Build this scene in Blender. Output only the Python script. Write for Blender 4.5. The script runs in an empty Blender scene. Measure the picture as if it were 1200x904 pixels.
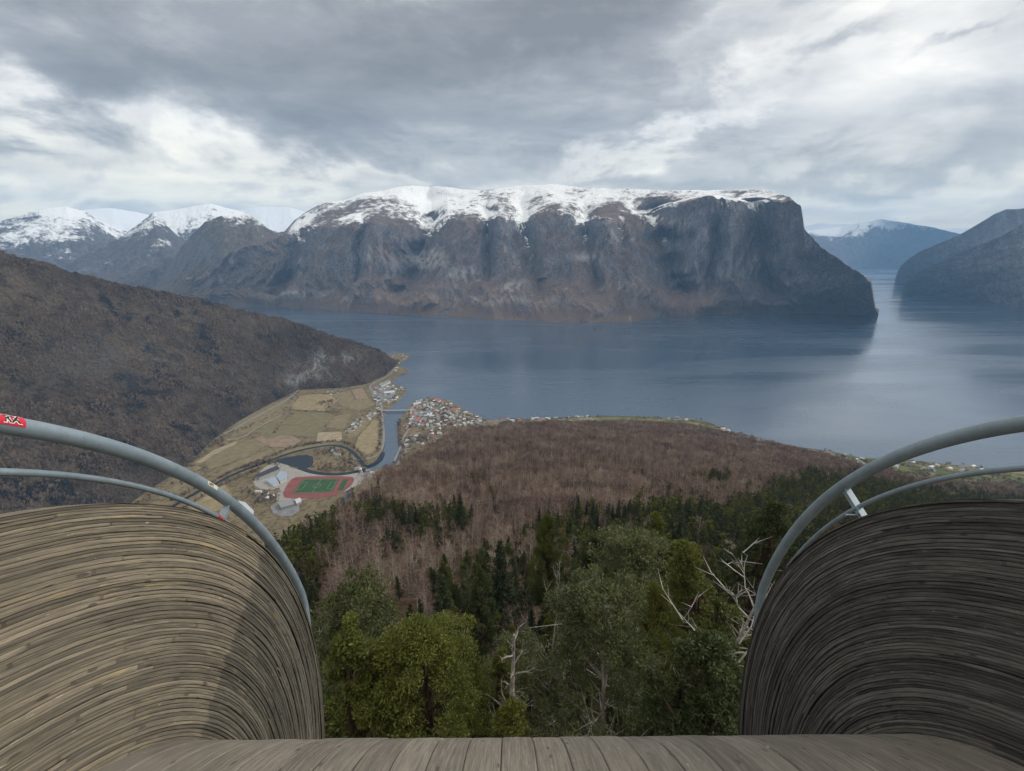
EXPO = 0.5
HAZE = True
HAZE_D = 4.0e-5
import bpy, math, random
import numpy as np
from mathutils import Vector, Matrix, Euler
SC = bpy.context.scene
COL = SC.collection
rng = np.random.default_rng(7)
random.seed(7)
PI = math.pi
rad = math.radians
# ------------------------------------------------------------------ camera model (used to lay out the place in metres)
EYE = 650.0                       # metres above the fjord
PITCH = rad(17.0)
FPX, CX, CY = 540.0, 600.0, 452.0
cp, sp = math.cos(PITCH), math.sin(PITCH)

def ray(px, py):
    x = (px - CX) / FPX; u = -(py - CY) / FPX
    return np.array([x, cp + u * sp, -sp + u * cp])
def az_tan(px, py):
    d = ray(px, py); h = math.hypot(d[0], d[1])
    return math.atan2(d[0], d[1]), d[2] / h
def ground(px, py, z=0.0):
    d = ray(px, py); t = (z - EYE) / d[2]
    return np.array([d[0] * t, d[1] * t, z])
def project(x, y, z):
    z = z - EYE
    depth = y * cp - z * sp
    v = y * sp + z * cp
    return CX + FPX * x / depth, CY - FPX * v / depth, depth

# ------------------------------------------------------------------ noise
_g = np.random.default_rng(11)
_perm = _g.permutation(256); _perm = np.concatenate([_perm, _perm, _perm])
_ang = _g.uniform(0, 2 * PI, 256); _gx, _gy = np.cos(_ang), np.sin(_ang)
def perlin(x, y):
    xi = np.floor(x).astype(np.int64); yi = np.floor(y).astype(np.int64)
    xf = x - xi; yf = y - yi
    u = xf * xf * xf * (xf * (xf * 6 - 15) + 10); v = yf * yf * yf * (yf * (yf * 6 - 15) + 10)
    def gr(ix, iy, dx, dy):
        h = _perm[(_perm[ix & 255] + iy) & 255]
        return _gx[h] * dx + _gy[h] * dy
    a = gr(xi, yi, xf, yf); b = gr(xi + 1, yi, xf - 1, yf)
    c = gr(xi, yi + 1, xf, yf - 1); d = gr(xi + 1, yi + 1, xf - 1, yf - 1)
    return ((a + u * (b - a)) * (1 - v) + (c + u * (d - c)) * v) * 1.5
def fbm(x, y, o=5, g=.5):
    s = 0; a = 1; n = 0
    for i in range(o):
        s = s + a * perlin(x * 2**i + 17.3 * i, y * 2**i - 9.1 * i); n += a; a *= g
    return s / n
def ridged(x, y, o=5, g=.5):
    s = 0; a = 1; n = 0
    for i in range(o):
        s = s + a * (1 - 2 * np.abs(perlin(x * 2**i + 31.7 * i, y * 2**i + 5.1 * i))); n += a; a *= g
    return s / n

# ------------------------------------------------------------------ mesh helpers
def mesh_np(name, verts, faces, mats=(), mi=None, smooth=False, attrs=None, uv=None):
    """verts (n,3); faces: list of arrays (m,k)"""
    me = bpy.data.meshes.new(name)
    verts = np.asarray(verts, dtype=np.float32)
    if isinstance(faces, np.ndarray): faces = [faces]
    faces = [np.asarray(f, dtype=np.int32) for f in faces if len(f)]
    me.vertices.add(len(verts)); me.vertices.foreach_set('co', verts.ravel())
    if not faces:
        me.update(); return me
    nl = sum(f.size for f in faces); nf = sum(len(f) for f in faces)
    me.loops.add(nl); me.polygons.add(nf)
    me.loops.foreach_set('vertex_index', np.concatenate([f.ravel() for f in faces]))
    tot = np.concatenate([np.full(len(f), f.shape[1]) for f in faces]).astype(np.int32)
    st = np.concatenate([[0], np.cumsum(tot)[:-1]]).astype(np.int32)
    me.polygons.foreach_set('loop_start', st)
    try: me.polygons.foreach_set('loop_total', tot)
    except Exception: pass
    if mi is not None: me.polygons.foreach_set('material_index', np.asarray(mi, dtype=np.int32))
    for m in mats: me.materials.append(m)
    if attrs:
        for k, a in attrs.items():
            at = me.attributes.new(k, 'FLOAT', 'POINT'); at.data.foreach_set('value', np.asarray(a, dtype=np.float32))
    me.update(calc_edges=True)
    if uv is not None:
        l = me.uv_layers.new(name='UVMap'); vi = np.empty(nl, dtype=np.int32); me.loops.foreach_get('vertex_index', vi)
        l.data.foreach_set('uv', np.asarray(uv, dtype=np.float32)[vi].ravel())
    me.polygons.foreach_set('use_smooth', np.full(nf, bool(smooth)))
    me.validate()
    return me
def put(name, me, parent=None, loc=None, **props):
    o = bpy.data.objects.new(name, me); COL.objects.link(o)
    if parent is not None: o.parent = parent
    if loc is not None: o.location = loc
    for k, v in props.items(): o[k] = v
    return o
def grid_faces(nu, nv):
    i = np.arange(nu - 1)[:, None] * nv + np.arange(nv - 1)[None, :]
    i = i.ravel()
    return np.stack([i, i + nv, i + nv + 1, i + 1], 1)
class MB:
    def __init__(s): s.v = []; s.f = {}; s.n = 0
    def add(s, v, f, m=0):
        v = np.asarray(v, float); f = np.asarray(f)
        s.v.append(v); s.f.setdefault((f.shape[1], m), []).append(f + s.n); s.n += len(v)
    def box(s, c, size, rz=0, m=0):
        x, y, z = [q / 2 for q in size]
        v = np.array([[a, b, d] for a in (-x, x) for b in (-y, y) for d in (-z, z)])
        ca, sa = math.cos(rz), math.sin(rz)
        v = np.c_[v[:, 0] * ca - v[:, 1] * sa, v[:, 0] * sa + v[:, 1] * ca, v[:, 2]] + np.array(c)
        s.add(v, np.array([[0, 1, 3, 2], [4, 6, 7, 5], [0, 4, 5, 1], [2, 3, 7, 6], [0, 2, 6, 4], [1, 5, 7, 3]]), m)
    def tube(s, pts, r, seg=6, m=0, cap=True):
        pts = np.asarray(pts, float); n = len(pts); r = np.broadcast_to(r, (n,))
        t = np.gradient(pts, axis=0); t /= np.linalg.norm(t, axis=1)[:, None] + 1e-9
        ref = np.eye(3)[int(np.argmin(np.abs(t).max(0)))]
        a = np.cross(t, ref); a /= np.linalg.norm(a, axis=1)[:, None] + 1e-9; b = np.cross(a, t)
        an = np.linspace(0, 2 * PI, seg, endpoint=False)
        v = pts[:, None] + r[:, None, None] * (a[:, None] * np.cos(an)[None, :, None] + b[:, None] * np.sin(an)[None, :, None])
        v = v.reshape(-1, 3); i = np.arange(n - 1)[:, None] * seg; j = np.arange(seg)[None]; k = (j + 1) % seg
        f = np.stack([i + j, i + k, i + seg + k, i + seg + j], -1).reshape(-1, 4)
        s.add(v, f, m)
        if cap:
            s.f.setdefault((seg, m), []).append(np.array([list(range(seg))]) + s.n - len(v))
            s.f[(seg, m)].append(np.array([list(range(seg))[::-1]]) + s.n - seg)
    def mesh(s, name, mats, smooth=False, attrs=None):
        fs = []; mi = []
        for (k, m), L in s.f.items():
            q = np.concatenate(L); fs.append(q); mi += [m] * len(q)
        return mesh_np(name, np.concatenate(s.v), fs, mats, mi, smooth, attrs)

# ------------------------------------------------------------------ material helpers
class NT:
    def __init__(s, name):
        s.m = bpy.data.materials.new(name); s.m.use_nodes = True; s.t = s.m.node_tree; s.t.nodes.clear()
        s.out = s.t.nodes.new('ShaderNodeOutputMaterial'); s.b = s.t.nodes.new('ShaderNodeBsdfPrincipled')
        s.t.links.new(s.b.outputs[0], s.out.inputs[0])
    def n(s, typ, **kw):
        nd = s.t.nodes.new(typ)
        ins = kw.pop('ins', {})
        for k, v in kw.items(): setattr(nd, k, v)
        for k, v in ins.items():
            if isinstance(v, bpy.types.NodeSocket): s.t.links.new(v, nd.inputs[k])
            else: nd.inputs[k].default_value = v
        return nd
    def link(s, a, b): s.t.links.new(a, b)
    def math(s, op, a, b=0., c=None, clamp=False):
        ins = {0: a, 1: b}
        if c is not None: ins[2] = c
        return s.n('ShaderNodeMath', operation=op, use_clamp=clamp, ins=ins).outputs[0]
    def mix(s, f, a, b):
        nd = s.t.nodes.new('ShaderNodeMix'); nd.data_type = 'RGBA'
        for i, v in ((0, f), (6, a), (7, b)):
            if isinstance(v, bpy.types.NodeSocket): s.link(v, nd.inputs[i])
            else: nd.inputs[i].default_value = v if i == 0 else (tuple(v) + (1,))[:4]
        return nd.outputs[2]
    def noise(s, vec, scale, detail=4, rough=.55, dist=0, dim='3D'):
        return s.n('ShaderNodeTexNoise', noise_dimensions=dim, ins={'Vector': vec, 'Scale': scale, 'Detail': detail, 'Roughness': rough, 'Distortion': dist}).outputs[0]
    def ramp(s, f, stops, interp='LINEAR'):
        nd = s.n('ShaderNodeValToRGB', ins={0: f}); cr = nd.color_ramp; cr.interpolation = interp
        while len(cr.elements) < len(stops): cr.elements.new(.5)
        for e, (p, c) in zip(cr.elements, stops):
            e.position = p; e.color = (c, c, c, 1) if isinstance(c, (int, float)) else (tuple(c) + (1,))[:4]
        return nd.outputs[0]
    def mapr(s, v, a, b, c=0., d=1.):
        return s.n('ShaderNodeMapRange', ins={0: v, 1: a, 2: b, 3: c, 4: d}).outputs[0]
    def obj(s, scale=(1, 1, 1)):
        tc = s.n('ShaderNodeTexCoord').outputs['Object']
        return s.n('ShaderNodeMapping', ins={'Vector': tc, 'Scale': scale}).outputs[0]
    def attr(s, name, out='Fac'):
        return s.n('ShaderNodeAttribute', attribute_name=name).outputs[out]
    def bump(s, h, strength=.5, dist=.1):
        nd = s.n('ShaderNodeBump', ins={'Height': h, 'Strength': strength, 'Distance': dist}); s.link(nd.outputs[0], s.b.inputs['Normal']); return nd
    def set(s, **kw):
        for k, v in kw.items():
            k = {'color': 'Base Color', 'rough': 'Roughness', 'metal': 'Metallic', 'spec': 'Specular IOR Level', 'ior': 'IOR'}[k]
            if isinstance(v, bpy.types.NodeSocket): s.link(v, s.b.inputs[k])
            else: s.b.inputs[k].default_value = (tuple(v) + (1,))[:4] if k == 'Base Color' else v
        return s
def srgb(r, g, b):
    f = lambda c: (c / 255 / 12.92) if c / 255 < .04045 else ((c / 255 + .055) / 1.055) ** 2.4
    return (f(r), f(g), f(b))
def plain(name, col, rough=.8, var=.0, scale=1., metal=0., spec=.3):
    t = NT(name)
    if var:
        n = t.noise(t.obj(), scale, 5)
        c = t.mix(t.mapr(n, .3, .7), [q * (1 - var) for q in col], [q * (1 + var) for q in col])
        t.set(color=c, rough=rough, metal=metal, spec=spec)
    else: t.set(color=col, rough=rough, metal=metal, spec=spec)
    return t.m

# mountain rock, scrub, snow -------------------------------------------------
def mountain_mat(name, rock, scrub, snow_z, snow_w, pale=.25, pale_col=(.22, .22, .22), sc=1., talus=None):
    t = NT(name)
    geo = t.n('ShaderNodeNewGeometry'); pos = geo.outputs['Position']
    xyz = t.n('ShaderNodeSeparateXYZ', ins={0: pos}); z = xyz.outputs[2]
    nrm = t.n('ShaderNodeSeparateXYZ', ins={0: geo.outputs['Normal']}).outputs[2]
    stretched = t.n('ShaderNodeMapping', ins={'Vector': pos, 'Scale': (1, 1, .35)}).outputs[0]
    n1 = t.noise(stretched, .0022 * sc, 8, .62, .0)
    n2 = t.noise(stretched, .012 * sc, 8, .70, .0)
    n6 = t.noise(pos, .055 * sc, 4, .7)
    n3 = t.noise(pos, .0045 * sc, 6, .6)
    # rock versus scrub: steep faces and noise
    f = t.math('ADD', t.mapr(nrm, .75, .4, 0, .8), t.mapr(n1, .35, .65, -.4, .4))
    f = t.math('ADD', f, t.mapr(n2, .35, .65, -.35, .35), clamp=True)
    base = t.mix(f, scrub, rock)
    dark = t.math('MULTIPLY', t.mapr(n2, .3, .62, .62, 1.25), t.mapr(n6, .34, .66, .58, 1.45))
    base = t.n('ShaderNodeVectorMath', operation='SCALE', ins={0: base, 3: dark}).outputs[0]
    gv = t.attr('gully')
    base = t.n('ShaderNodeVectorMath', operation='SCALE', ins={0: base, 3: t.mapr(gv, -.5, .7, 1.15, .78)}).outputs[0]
    if talus:
        tl = t.math('MULTIPLY', t.mapr(z, 430, 40, 0, 1), t.mapr(n3, .38, .56, .1, 1))
        base = t.mix(tl, base, talus)
    p = t.math('MULTIPLY', t.mapr(n2, .52, .62), t.mapr(n3, .56, .6), clamp=True)
    base = t.mix(t.math('MULTIPLY', p, pale), base, pale_col)
    base = t.mix(t.math('MULTIPLY', t.attr('pale'), t.mapr(n2, .42, .56), clamp=True), base, (.36, .355, .35))
    # snow line with drifts that follow the slope
    n4 = t.noise(stretched, .013 * sc, 9, .74, .2)
    h = t.math('ADD', t.math('DIVIDE', t.math('SUBTRACT', z, snow_z), snow_w), t.mapr(n4, .3, .7, -1.1, 1.1))
    h = t.math('ADD', h, t.mapr(nrm, .35, .85, -1.0, .75))
    h = t.math('ADD', h, t.mapr(n1, .35, .65, -.9, .9))
    h = t.math('ADD', h, t.mapr(gv, -.3, .9, -.6, 1.1))
    s = t.mapr(h, .2, 1.15)
    n5 = t.noise(pos, .03 * sc, 6, .75)
    specks = t.math('MULTIPLY', t.mapr(n5, .58, .66), t.mapr(h, 2.6, .8))
    s = t.math('MULTIPLY', s, t.math('SUBTRACT', 1., specks), clamp=True)
    col = t.mix(s, base, (.86, .87, .88))
    t.set(color=col, rough=.9, spec=.1)
    t.bump(t.noise(pos, .02 * sc, 8, .7), .9, 14 / sc)
    return t.m

# ------------------------------------------------------------------ terrain strips from lines
def profile(lines, kinds=None):
    """each line: list of (px, py, dist) or (px, py) at z=0 (or ('z',h)) ; returns function az -> (dist[], z[])"""
    out = []
    for L in lines:
        A = []
        for q in L:
            a, tn = az_tan(q[0], q[1])
            if len(q) == 2: d = -EYE / tn; z = 0.
            elif isinstance(q[2], tuple): z = q[2][0]; d = (z - EYE) / tn
            else: d = q[2]; z = EYE + d * tn
            A.append((a, d, z))
        A.sort(); A = np.array(A); out.append(A)
    return out
def smooth1(y, k):
    if k < 2: return y
    w = np.hanning(k + 2)[1:-1]; w /= w.sum()
    return np.convolve(np.pad(y, (k // 2, k - 1 - k // 2), mode='edge'), w, 'valid')
def strip(name, lines, na, segs, mat, disp, az=None, base_drop=-60., kind='structure', smooth_k=9, shape=None, back=900., back_drop=60., pale=None):
    P = profile(lines)
    a0 = max(p[0, 0] for p in P[:1]) if az is None else az[0]; a1 = min(p[-1, 0] for p in P[:1]) if az is None else az[1]
    A = np.linspace(a0, a1, na)
    D = np.stack([smooth1(np.interp(A, p[:, 0], p[:, 1]), smooth_k) for p in P])
    Z = np.stack([smooth1(np.interp(A, p[:, 0], p[:, 2]), max(1, smooth_k // 3)) for p in P])
    # foot under the water and a back slope
    D = np.concatenate([D[:1] - 60, D, D[-1:] + back * .5, D[-1:] + back * 1.6]); Z = np.concatenate([Z[:1] * 0 + base_drop, Z, Z[-1:] - back_drop, Z[-1:] * 0 - 30])
    segs = [3] + segs + [6, 8]
    dd = []; zz = []; tt = []
    K = len(segs)
    for k in range(K):
        n = segs[k]
        for j in range(n if k < K - 1 else n + 1):
            f = j / n; g = f if shape is None or not (1 <= k < K - 2) else shape(k - 1, f)
            dd.append(D[k] * (1 - f) + D[k + 1] * f); zz.append(Z[k] * (1 - g) + Z[k + 1] * g); tt.append(k - 1 + f)
    dd = np.array(dd).T; zz = np.array(zz).T; tt = np.array(tt)[None].repeat(na, 0)
    AA = A[:, None].repeat(dd.shape[1], 1)
    x = np.sin(AA) * dd; y = np.cos(AA) * dd
    disp.gully = None if False else getattr(disp, 'gully', None)
    x, y, zz = disp(x, y, zz, tt, AA, dd)
    gl = getattr(disp, 'gully', None)
    V = np.stack([x, y, zz], -1).reshape(-1, 3)
    F = grid_faces(*dd.shape)
    me = mesh_np(name, V, F, [mat], smooth=True, attrs=None if gl is None else {'gully': gl.ravel()})
    if pale:
        qx, qy, _q = project(V[:, 0], V[:, 1], V[:, 2]); pa = sum(a_ * np.exp(-((qx - x_) / w_)**2 - ((qy - y_) / h_)**2) for x_, y_, w_, h_, a_ in pale)
        at = me.attributes.new('pale', 'FLOAT', 'POINT'); at.data.foreach_set('value', pa.astype(np.float32))
    return put(name, me, kind=kind)
# ================================================================== SKY, SUN, HAZE
SUN_AZ, SUN_EL = rad(72), rad(33)            # azimuth from +Y towards +X
def build_world():
    w = bpy.data.worlds.new("World"); SC.world = w; w.use_nodes = True
    T = NT.__new__(NT); T.t = w.node_tree; T.t.nodes.clear()
    out = T.n('ShaderNodeOutputWorld'); bg = T.n('ShaderNodeBackground')
    T.link(bg.outputs[0], out.inputs[0])
    sky = T.n('ShaderNodeTexSky', sky_type='NISHITA', sun_disc=False, sun_elevation=SUN_EL, sun_rotation=SUN_AZ)
    g = T.n('ShaderNodeTexCoord').outputs['Generated']
    s = T.n('ShaderNodeSeparateXYZ', ins={0: g}); x, y, z = s.outputs
    ym = T.math('MAXIMUM', T.math('ABSOLUTE', y), .12)
    # cloud deck coordinates: a plane overhead seen in perspective
    zz = T.math('ADD', T.math('MAXIMUM', z, 0.), .10)
    U = T.math('DIVIDE', x, zz); V = T.math('DIVIDE', y, zz)
    deck = T.n('ShaderNodeCombineXYZ', ins={0: U, 1: V, 2: 0.}).outputs[0]
    rot = T.n('ShaderNodeMapping', ins={'Vector': deck, 'Rotation': (0, 0, rad(-28)), 'Scale': (.75, 1.0, 1)}).outputs[0]
    n1 = T.noise(rot, .55, 7, .55, .4)
    n2 = T.noise(rot, 2.1, 9, .62, .25)
    # soft directions of the thick and thin cloud
    wv = T.n('ShaderNodeMapping', ins={'Vector': g, 'Scale': (1, 1, 2.2)}).outputs[0]
    wa = T.mapr(T.noise(wv, 3.2, 6, .6), .25, .75, -.16, .16); wb = T.mapr(T.noise(wv, 4.1, 6, .6, .3), .25, .75, -.10, .10)
    a = T.math('ADD', T.math('DIVIDE', x, ym), wa); b = T.math('ADD', T.math('DIVIDE', z, ym), wb)
    blobs = [  # px, py, half width, half height, tilt (deg, up to the right), amount
        (30, 130, 90, 26, -22, .22), (130, 168, 170, 24, -14, .27), (200, 205, 330, 16, -3, .24), (60, 232, 200, 14, 0, .35),
        (45, 170, 80, 14, -8, -.26), (130, 186, 150, 9, -6, -.10),
        (300, 60, 420, 60, 0, -.27), (110, 100, 160, 30, -10, -.16), (250, 95, 160, 26, -14, -.14),
        (650, 25, 260, 42, 14, -.28), (440, 160, 260, 30, 0, -.12), (640, 120, 130, 30, 10, -.06),
        (800, 150, 190, 16, 20, .24), (700, 175, 120, 14, 12, .10), (950, 55, 200, 18, 26, .20), (1130, 40, 160, 60, 30, .24), (840, 62, 110, 12, 20, .14),
        (985, 66, 58, 15, 14, -.34), (1160, 58, 50, 9, 18, -.26), (1060, 130, 180, 30, 12, .03), (930, 200, 230, 15, 4, -.20), (1120, 170, 160, 22, 10, -.12),
        (1060, 232, 260, 14, 0, .22), (1160, 130, 240, 110, 0, .10), (1100, 205, 120, 9, -2, .10), (560, 206, 200, 10, 0, -.06), (405, 215, 50, 8, 0, .12)]
    tot = None
    for (px, py, wx, wy, tilt, amp) in blobs:
        d = ray(px, py); a0, b0 = d[0] / d[1], d[2] / d[1]
        k = 1 / (FPX * d[1]); c_, s_ = math.cos(rad(tilt)), math.sin(rad(tilt))
        da = T.math('SUBTRACT', a, a0); db = T.math('SUBTRACT', b, b0)
        p = T.math('ADD', T.math('MULTIPLY', da, c_ / (wx * k)), T.math('MULTIPLY', db, s_ / (wx * k)))
        q = T.math('ADD', T.math('MULTIPLY', db, c_ / (wy * k)), T.math('MULTIPLY', da, -s_ / (wy * k)))
        r2 = T.math('ADD', T.math('MULTIPLY', p, p), T.math('MULTIPLY', q, q))
        e = T.math('MULTIPLY', T.math('EXPONENT', T.math('MULTIPLY', r2, -.8)), amp)
        tot = e if tot is None else T.math('ADD', tot, e)
    v = T.math('ADD', T.mapr(n1, .3, .7, .34, .60), T.math('MULTIPLY', T.mapr(n2, .3, .7, -.13, .13), T.mapr(z, .03, .28, .25, 1.)))
    v = T.math('ADD', v, tot)
    v = T.math('ADD', v, T.mapr(z, .0, .14, .20, 0.))
    col = T.ramp(v, [(0., (.168, .172, .177)), (.25, (.262, .266, .273)), (.5, (.435, .435, .430)), (.75, (.67, .655, .615)), (1., (.92, .89, .79))])
    warm = T.mapr(z, .02, .2, 1., 0.)
    col = T.mix(T.math('MULTIPLY', warm, .8), col, T.n('ShaderNodeVectorMath', operation='MULTIPLY', ins={0: col, 1: (1.20, 1.08, .80)}).outputs[0])
    high = T.math('MAXIMUM', T.mapr(z, .42, .8), T.math('MULTIPLY', T.mapr(y, .05, -.3), T.mapr(z, .02, .2)))   # unseen sky overhead and behind, brightened to light the land
    col = T.mix(high, col, T.n('ShaderNodeVectorMath', operation='MULTIPLY', ins={0: col, 1: (1.75, 1.68, 1.55)}).outputs[0])
    below = T.mapr(z, -.01, -.08)
    col = T.mix(below, col, (.20, .25, .31))
    col10 = T.n('ShaderNodeVectorMath', operation='SCALE', ins={0: col, 3: 10. * SKYGAIN}).outputs[0]
    fin = T.mix(.96, sky.outputs[0], col10)
    T.link(fin, bg.inputs[0]); bg.inputs[1].default_value = .1
SKYGAIN = 1.12
build_world()
sd = bpy.data.lights.new('sun', 'SUN'); sd.energy = 1.5; sd.angle = rad(10); sd.color = (1, .96, .9)
so = put('sun', sd); so.rotation_euler = Vector((-math.sin(SUN_AZ) * math.cos(SUN_EL), -math.cos(SUN_AZ) * math.cos(SUN_EL), -math.sin(SUN_EL))).to_track_quat('-Z', 'Y').to_euler()

cam = bpy.data.cameras.new('camera'); co = put('camera', cam, loc=(0, 0, EYE))
co.rotation_euler = (PI / 2 - PITCH, 0, 0)
cam.sensor_width = 36; cam.lens = 36 * FPX / 1200; cam.clip_start = .05; cam.clip_end = 200000
SC.camera = co
SC.view_settings.view_transform = 'Standard'; SC.view_settings.look = 'None'; SC.view_settings.exposure = EXPO; SC.view_settings.gamma = 1
SC.cycles.use_denoising = True
SC.cycles.max_bounces = 6; SC.cycles.diffuse_bounces = 3; SC.cycles.volume_bounces = 1; SC.cycles.transparent_max_bounces = 8

if HAZE:
    b = MB(); b.box((0, 9500, 1148), (36000, 27000, 2404)) 
    t = bpy.data.materials.new('haze_air'); t.use_nodes = True; nt = t.node_tree; nt.nodes.clear()
    o = nt.nodes.new('ShaderNodeOutputMaterial'); pv = nt.nodes.new('ShaderNodeVolumePrincipled')
    pv.inputs['Color'].default_value = (.34, .62, 1., 1); pv.inputs['Density'].default_value = HAZE_D; pv.inputs['Anisotropy'].default_value = 0
    nt.links.new(pv.outputs[0], o.inputs['Volume'])
    put('haze', b.mesh('haze', [t]), kind='stuff')

# ================================================================== WATER
t = NT('fjord_water')
pos = t.n('ShaderNodeNewGeometry').outputs['Position']
wind = t.noise(t.n('ShaderNodeMapping', ins={'Vector': pos, 'Rotation': (0, 0, rad(20)), 'Scale': (.00035, .0016, 1)}).outputs[0], 1., 6, .6, .8)
rg = t.mapr(wind, .40, .64, .19, .38)
t.set(color=(.040, .072, .118), rough=rg, ior=1.5, spec=.5)
t.b.inputs['Coat Weight'].default_value = .8; t.b.inputs['Coat IOR'].default_value = 1.5; t.link(t.mapr(wind, .40, .64, .17, .32), t.b.inputs['Coat Roughness'])
h = t.math('ADD', t.noise(pos, .035, 6, .65), t.math('MULTIPLY', t.noise(pos, .25, 4, .6), .3))
bn = t.bump(h, .5, 1.); t.link(t.mapr(wind, .38, .65, .10, .42), bn.inputs['Strength'])
me = mesh_np('water', [(-60000, -3000, 0), (60000, -3000, 0), (60000, 70000, 0), (-60000, 70000, 0)], np.array([[0, 1, 2, 3]]), [t.m])
put('water', me, kind='structure')

# ================================================================== MOUNTAINS
def sstep(x, a, b):
    t_ = np.clip((x - a) / (b - a), 0, 1); return t_ * t_ * (3 - 2 * t_)
def mk_disp(R0, gul=600., ga=130., zs=700., za=60., K=2, seed=0., smooth_top=.3, small=14., gullies=None, tcut=None):
    def f(x, y, z, t_, A, D):
        u = A * R0
        m = sstep(t_, 0, .25); mp = .45 + .55 * sstep(t_, 0, .5); top = sstep(t_, K - .9, K - .1); outm = 1 - sstep(t_, K + .2, K + 1)
        warp = 160 * perlin(u / 900 + seed, t_ * 1.3 + seed)
        g = ridged((u + warp) / gul + seed, t_ * .55 + seed, 5, .55)
        g2 = ridged((u + warp * .6) / (gul * .28) + seed * 2, t_ * 1.1, 4, .55)
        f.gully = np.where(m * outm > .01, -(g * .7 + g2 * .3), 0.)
        if tcut: top = sstep(t_, *tcut)
        if gullies:
            extra = 0; mark = 0
            for (p0, p1, w, dep, ta, tb) in gullies:       # explicit ravines: top px, foot px, half width in px, depth in metres
                a1_, a0_ = az_tan(p0, 265)[0], az_tan(p1, 360)[0]; s_ = np.clip((t_ - 0) / 2., 0, 1)
                ac = a0_ + (a1_ - a0_) * s_ + .006 * perlin(t_ * 1.7 + p0, A * 0 + p0) + .003 * perlin(t_ * 6 + p0, A * 0 + p0); wa = w / FPX * (.55 + .6 * s_)
                q = np.abs(A - ac) / wa; on = sstep(t_, tb - .15, tb + .5) * (1 - sstep(t_, ta, ta + .45))
                v = np.maximum(0, 1 - q)**1.3 * on; extra = extra + dep * v * (.75 + .5 * perlin(t_ * 3.1, A * 0 + p0 * 3.3)) - .2 * dep * np.exp(-((q - 1.6) / .8)**2) * on
                mark = np.maximum(mark, v); extra = extra - .5 * dep * np.exp(-(q / 1.6)**2) * sstep(t_, -.5, .2) * (1 - sstep(t_, tb, tb + .5))
            x = x + np.sin(A) * extra * mp; y = y + np.cos(A) * extra * mp
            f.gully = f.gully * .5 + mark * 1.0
        push = -(ga * g + ga * .28 * g2) * mp * (1 - .75 * top) * outm
        x = x + np.sin(A) * push; y = y + np.cos(A) * push
        n = ridged(x / zs + seed, y / zs + seed, 7, .52) - .1
        n2 = fbm(x / 140 + seed, y / 140, 5, .6)
        z = z + m * outm * (za * n * (1 - (1 - smooth_top) * top) + small * n2 * (1 - .6 * top))
        return x, y, z
    return f
def cliff(k, f):      # scree fan below, steep wall above, rounded shoulder
    return f ** 1.25 if k == 0 else f
ROCK = (.112, .112, .126); SCRUB = (.118, .092, .080)
m_massif = mountain_mat('rock_and_snow', ROCK, SCRUB, 1000, 230, pale=.75, pale_col=(.26, .26, .26), talus=(.165, .118, .090))
shore = [(225, 359), (270, 358), (330, 358), (400, 364), (500, 370), (600, 375), (690, 378.5), (740, 376), (760, 373), (830, 368), (900, 366), (960, 367), (1005, 368.5), (1029, 370)]
rim = [(225, 330, 6300), (270, 300, 6200), (310, 285, 6000), (333, 278, 5900), (355, 270, 5800), (400, 268, 5700), (450, 269, 5550), (500, 272, 5450), (525, 258, 5450), (560, 264, 5400), (600, 262, 5300), (640, 256, 5250), (680, 262, 5100),
       (740, 262, 5100), (783, 246, 5150), (820, 240, 5150), (860, 238, 5100), (900, 236, 5050), (925, 238, 4980), (937, 247, 4900), (941, 272, 4820), (962, 300, 4780), (997, 318, 4740), (1020, 332, 4700), (1025, 360, 4640), (1030, 370, 4560)]
crest = [(225, 325, 6900), (270, 295, 6900), (310, 278, 6800), (333, 272, 6700), (345, 258, 6800), (355, 250, 6850), (378, 238, 6900), (403, 236, 6950), (427, 227, 6950), (450, 225, 6950), (470, 220, 6950), (507, 218, 6900), (540, 223, 6800), (567, 224, 6700), (600, 220, 6500), (623, 218.5, 6400), (653, 218, 6300), (700, 222, 6100),
         (783, 225.5, 5900), (840, 223.5, 5750), (880, 224, 5600), (905, 227, 5400), (925, 233, 5150), (935, 240, 5000), (939, 250, 4950), (942, 272, 4880), (962, 299, 4850), (997, 316, 4820), (1021, 331, 4760), (1025.5, 360, 4700), (1030, 370.5, 4600)]
mid = [(p, 0, 0) for p, *_ in shore]
def midline(sh, rm, fd, fz, pxs):
    """a line between shore and rim, fz of the height at fd of the run"""
    S = profile([sh])[0]; R = profile([rm])[0]; out = []
    for px in pxs:
        a, _ = az_tan(px, 330)
        ds = np.interp(a, S[:, 0], S[:, 1]); dr = np.interp(a, R[:, 0], R[:, 1]); zr = np.interp(a, R[:, 0], R[:, 2])
        out.append((a, ds + fd * (dr - ds), fz * zr))
    return out
_profile = profile
def profile(lines, kinds=None):
    return [np.array(L) if len(L[0]) == 3 and L[0][0] < 3 and L[0][0] > -3 and abs(L[0][1]) > 500 else _profile([L])[0] for L in lines]
pxs = list(range(225, 1031, 23)) + [1020, 1028, 1030]; pxs.sort()
ml = midline(shore, rim, .5, .34, pxs)
GUL = [(352, 318, 24, 260, 2.5, .2), (425, 410, 9, 150, 2.1, .7), (507, 455, 32, 420, 2.7, .15), (571, 575, 11, 230, 2.3, .6), (612, 640, 16, 190, 2.6, .2),
       (684, 712, 13, 190, 2.3, .4), (764, 815, 30, 470, 2.3, .05), (728, 742, 8, 90, 2., .9), (842, 826, 14, 210, 2.1, .3), (880, 918, 20, 300, 2.05, .1)]
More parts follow.
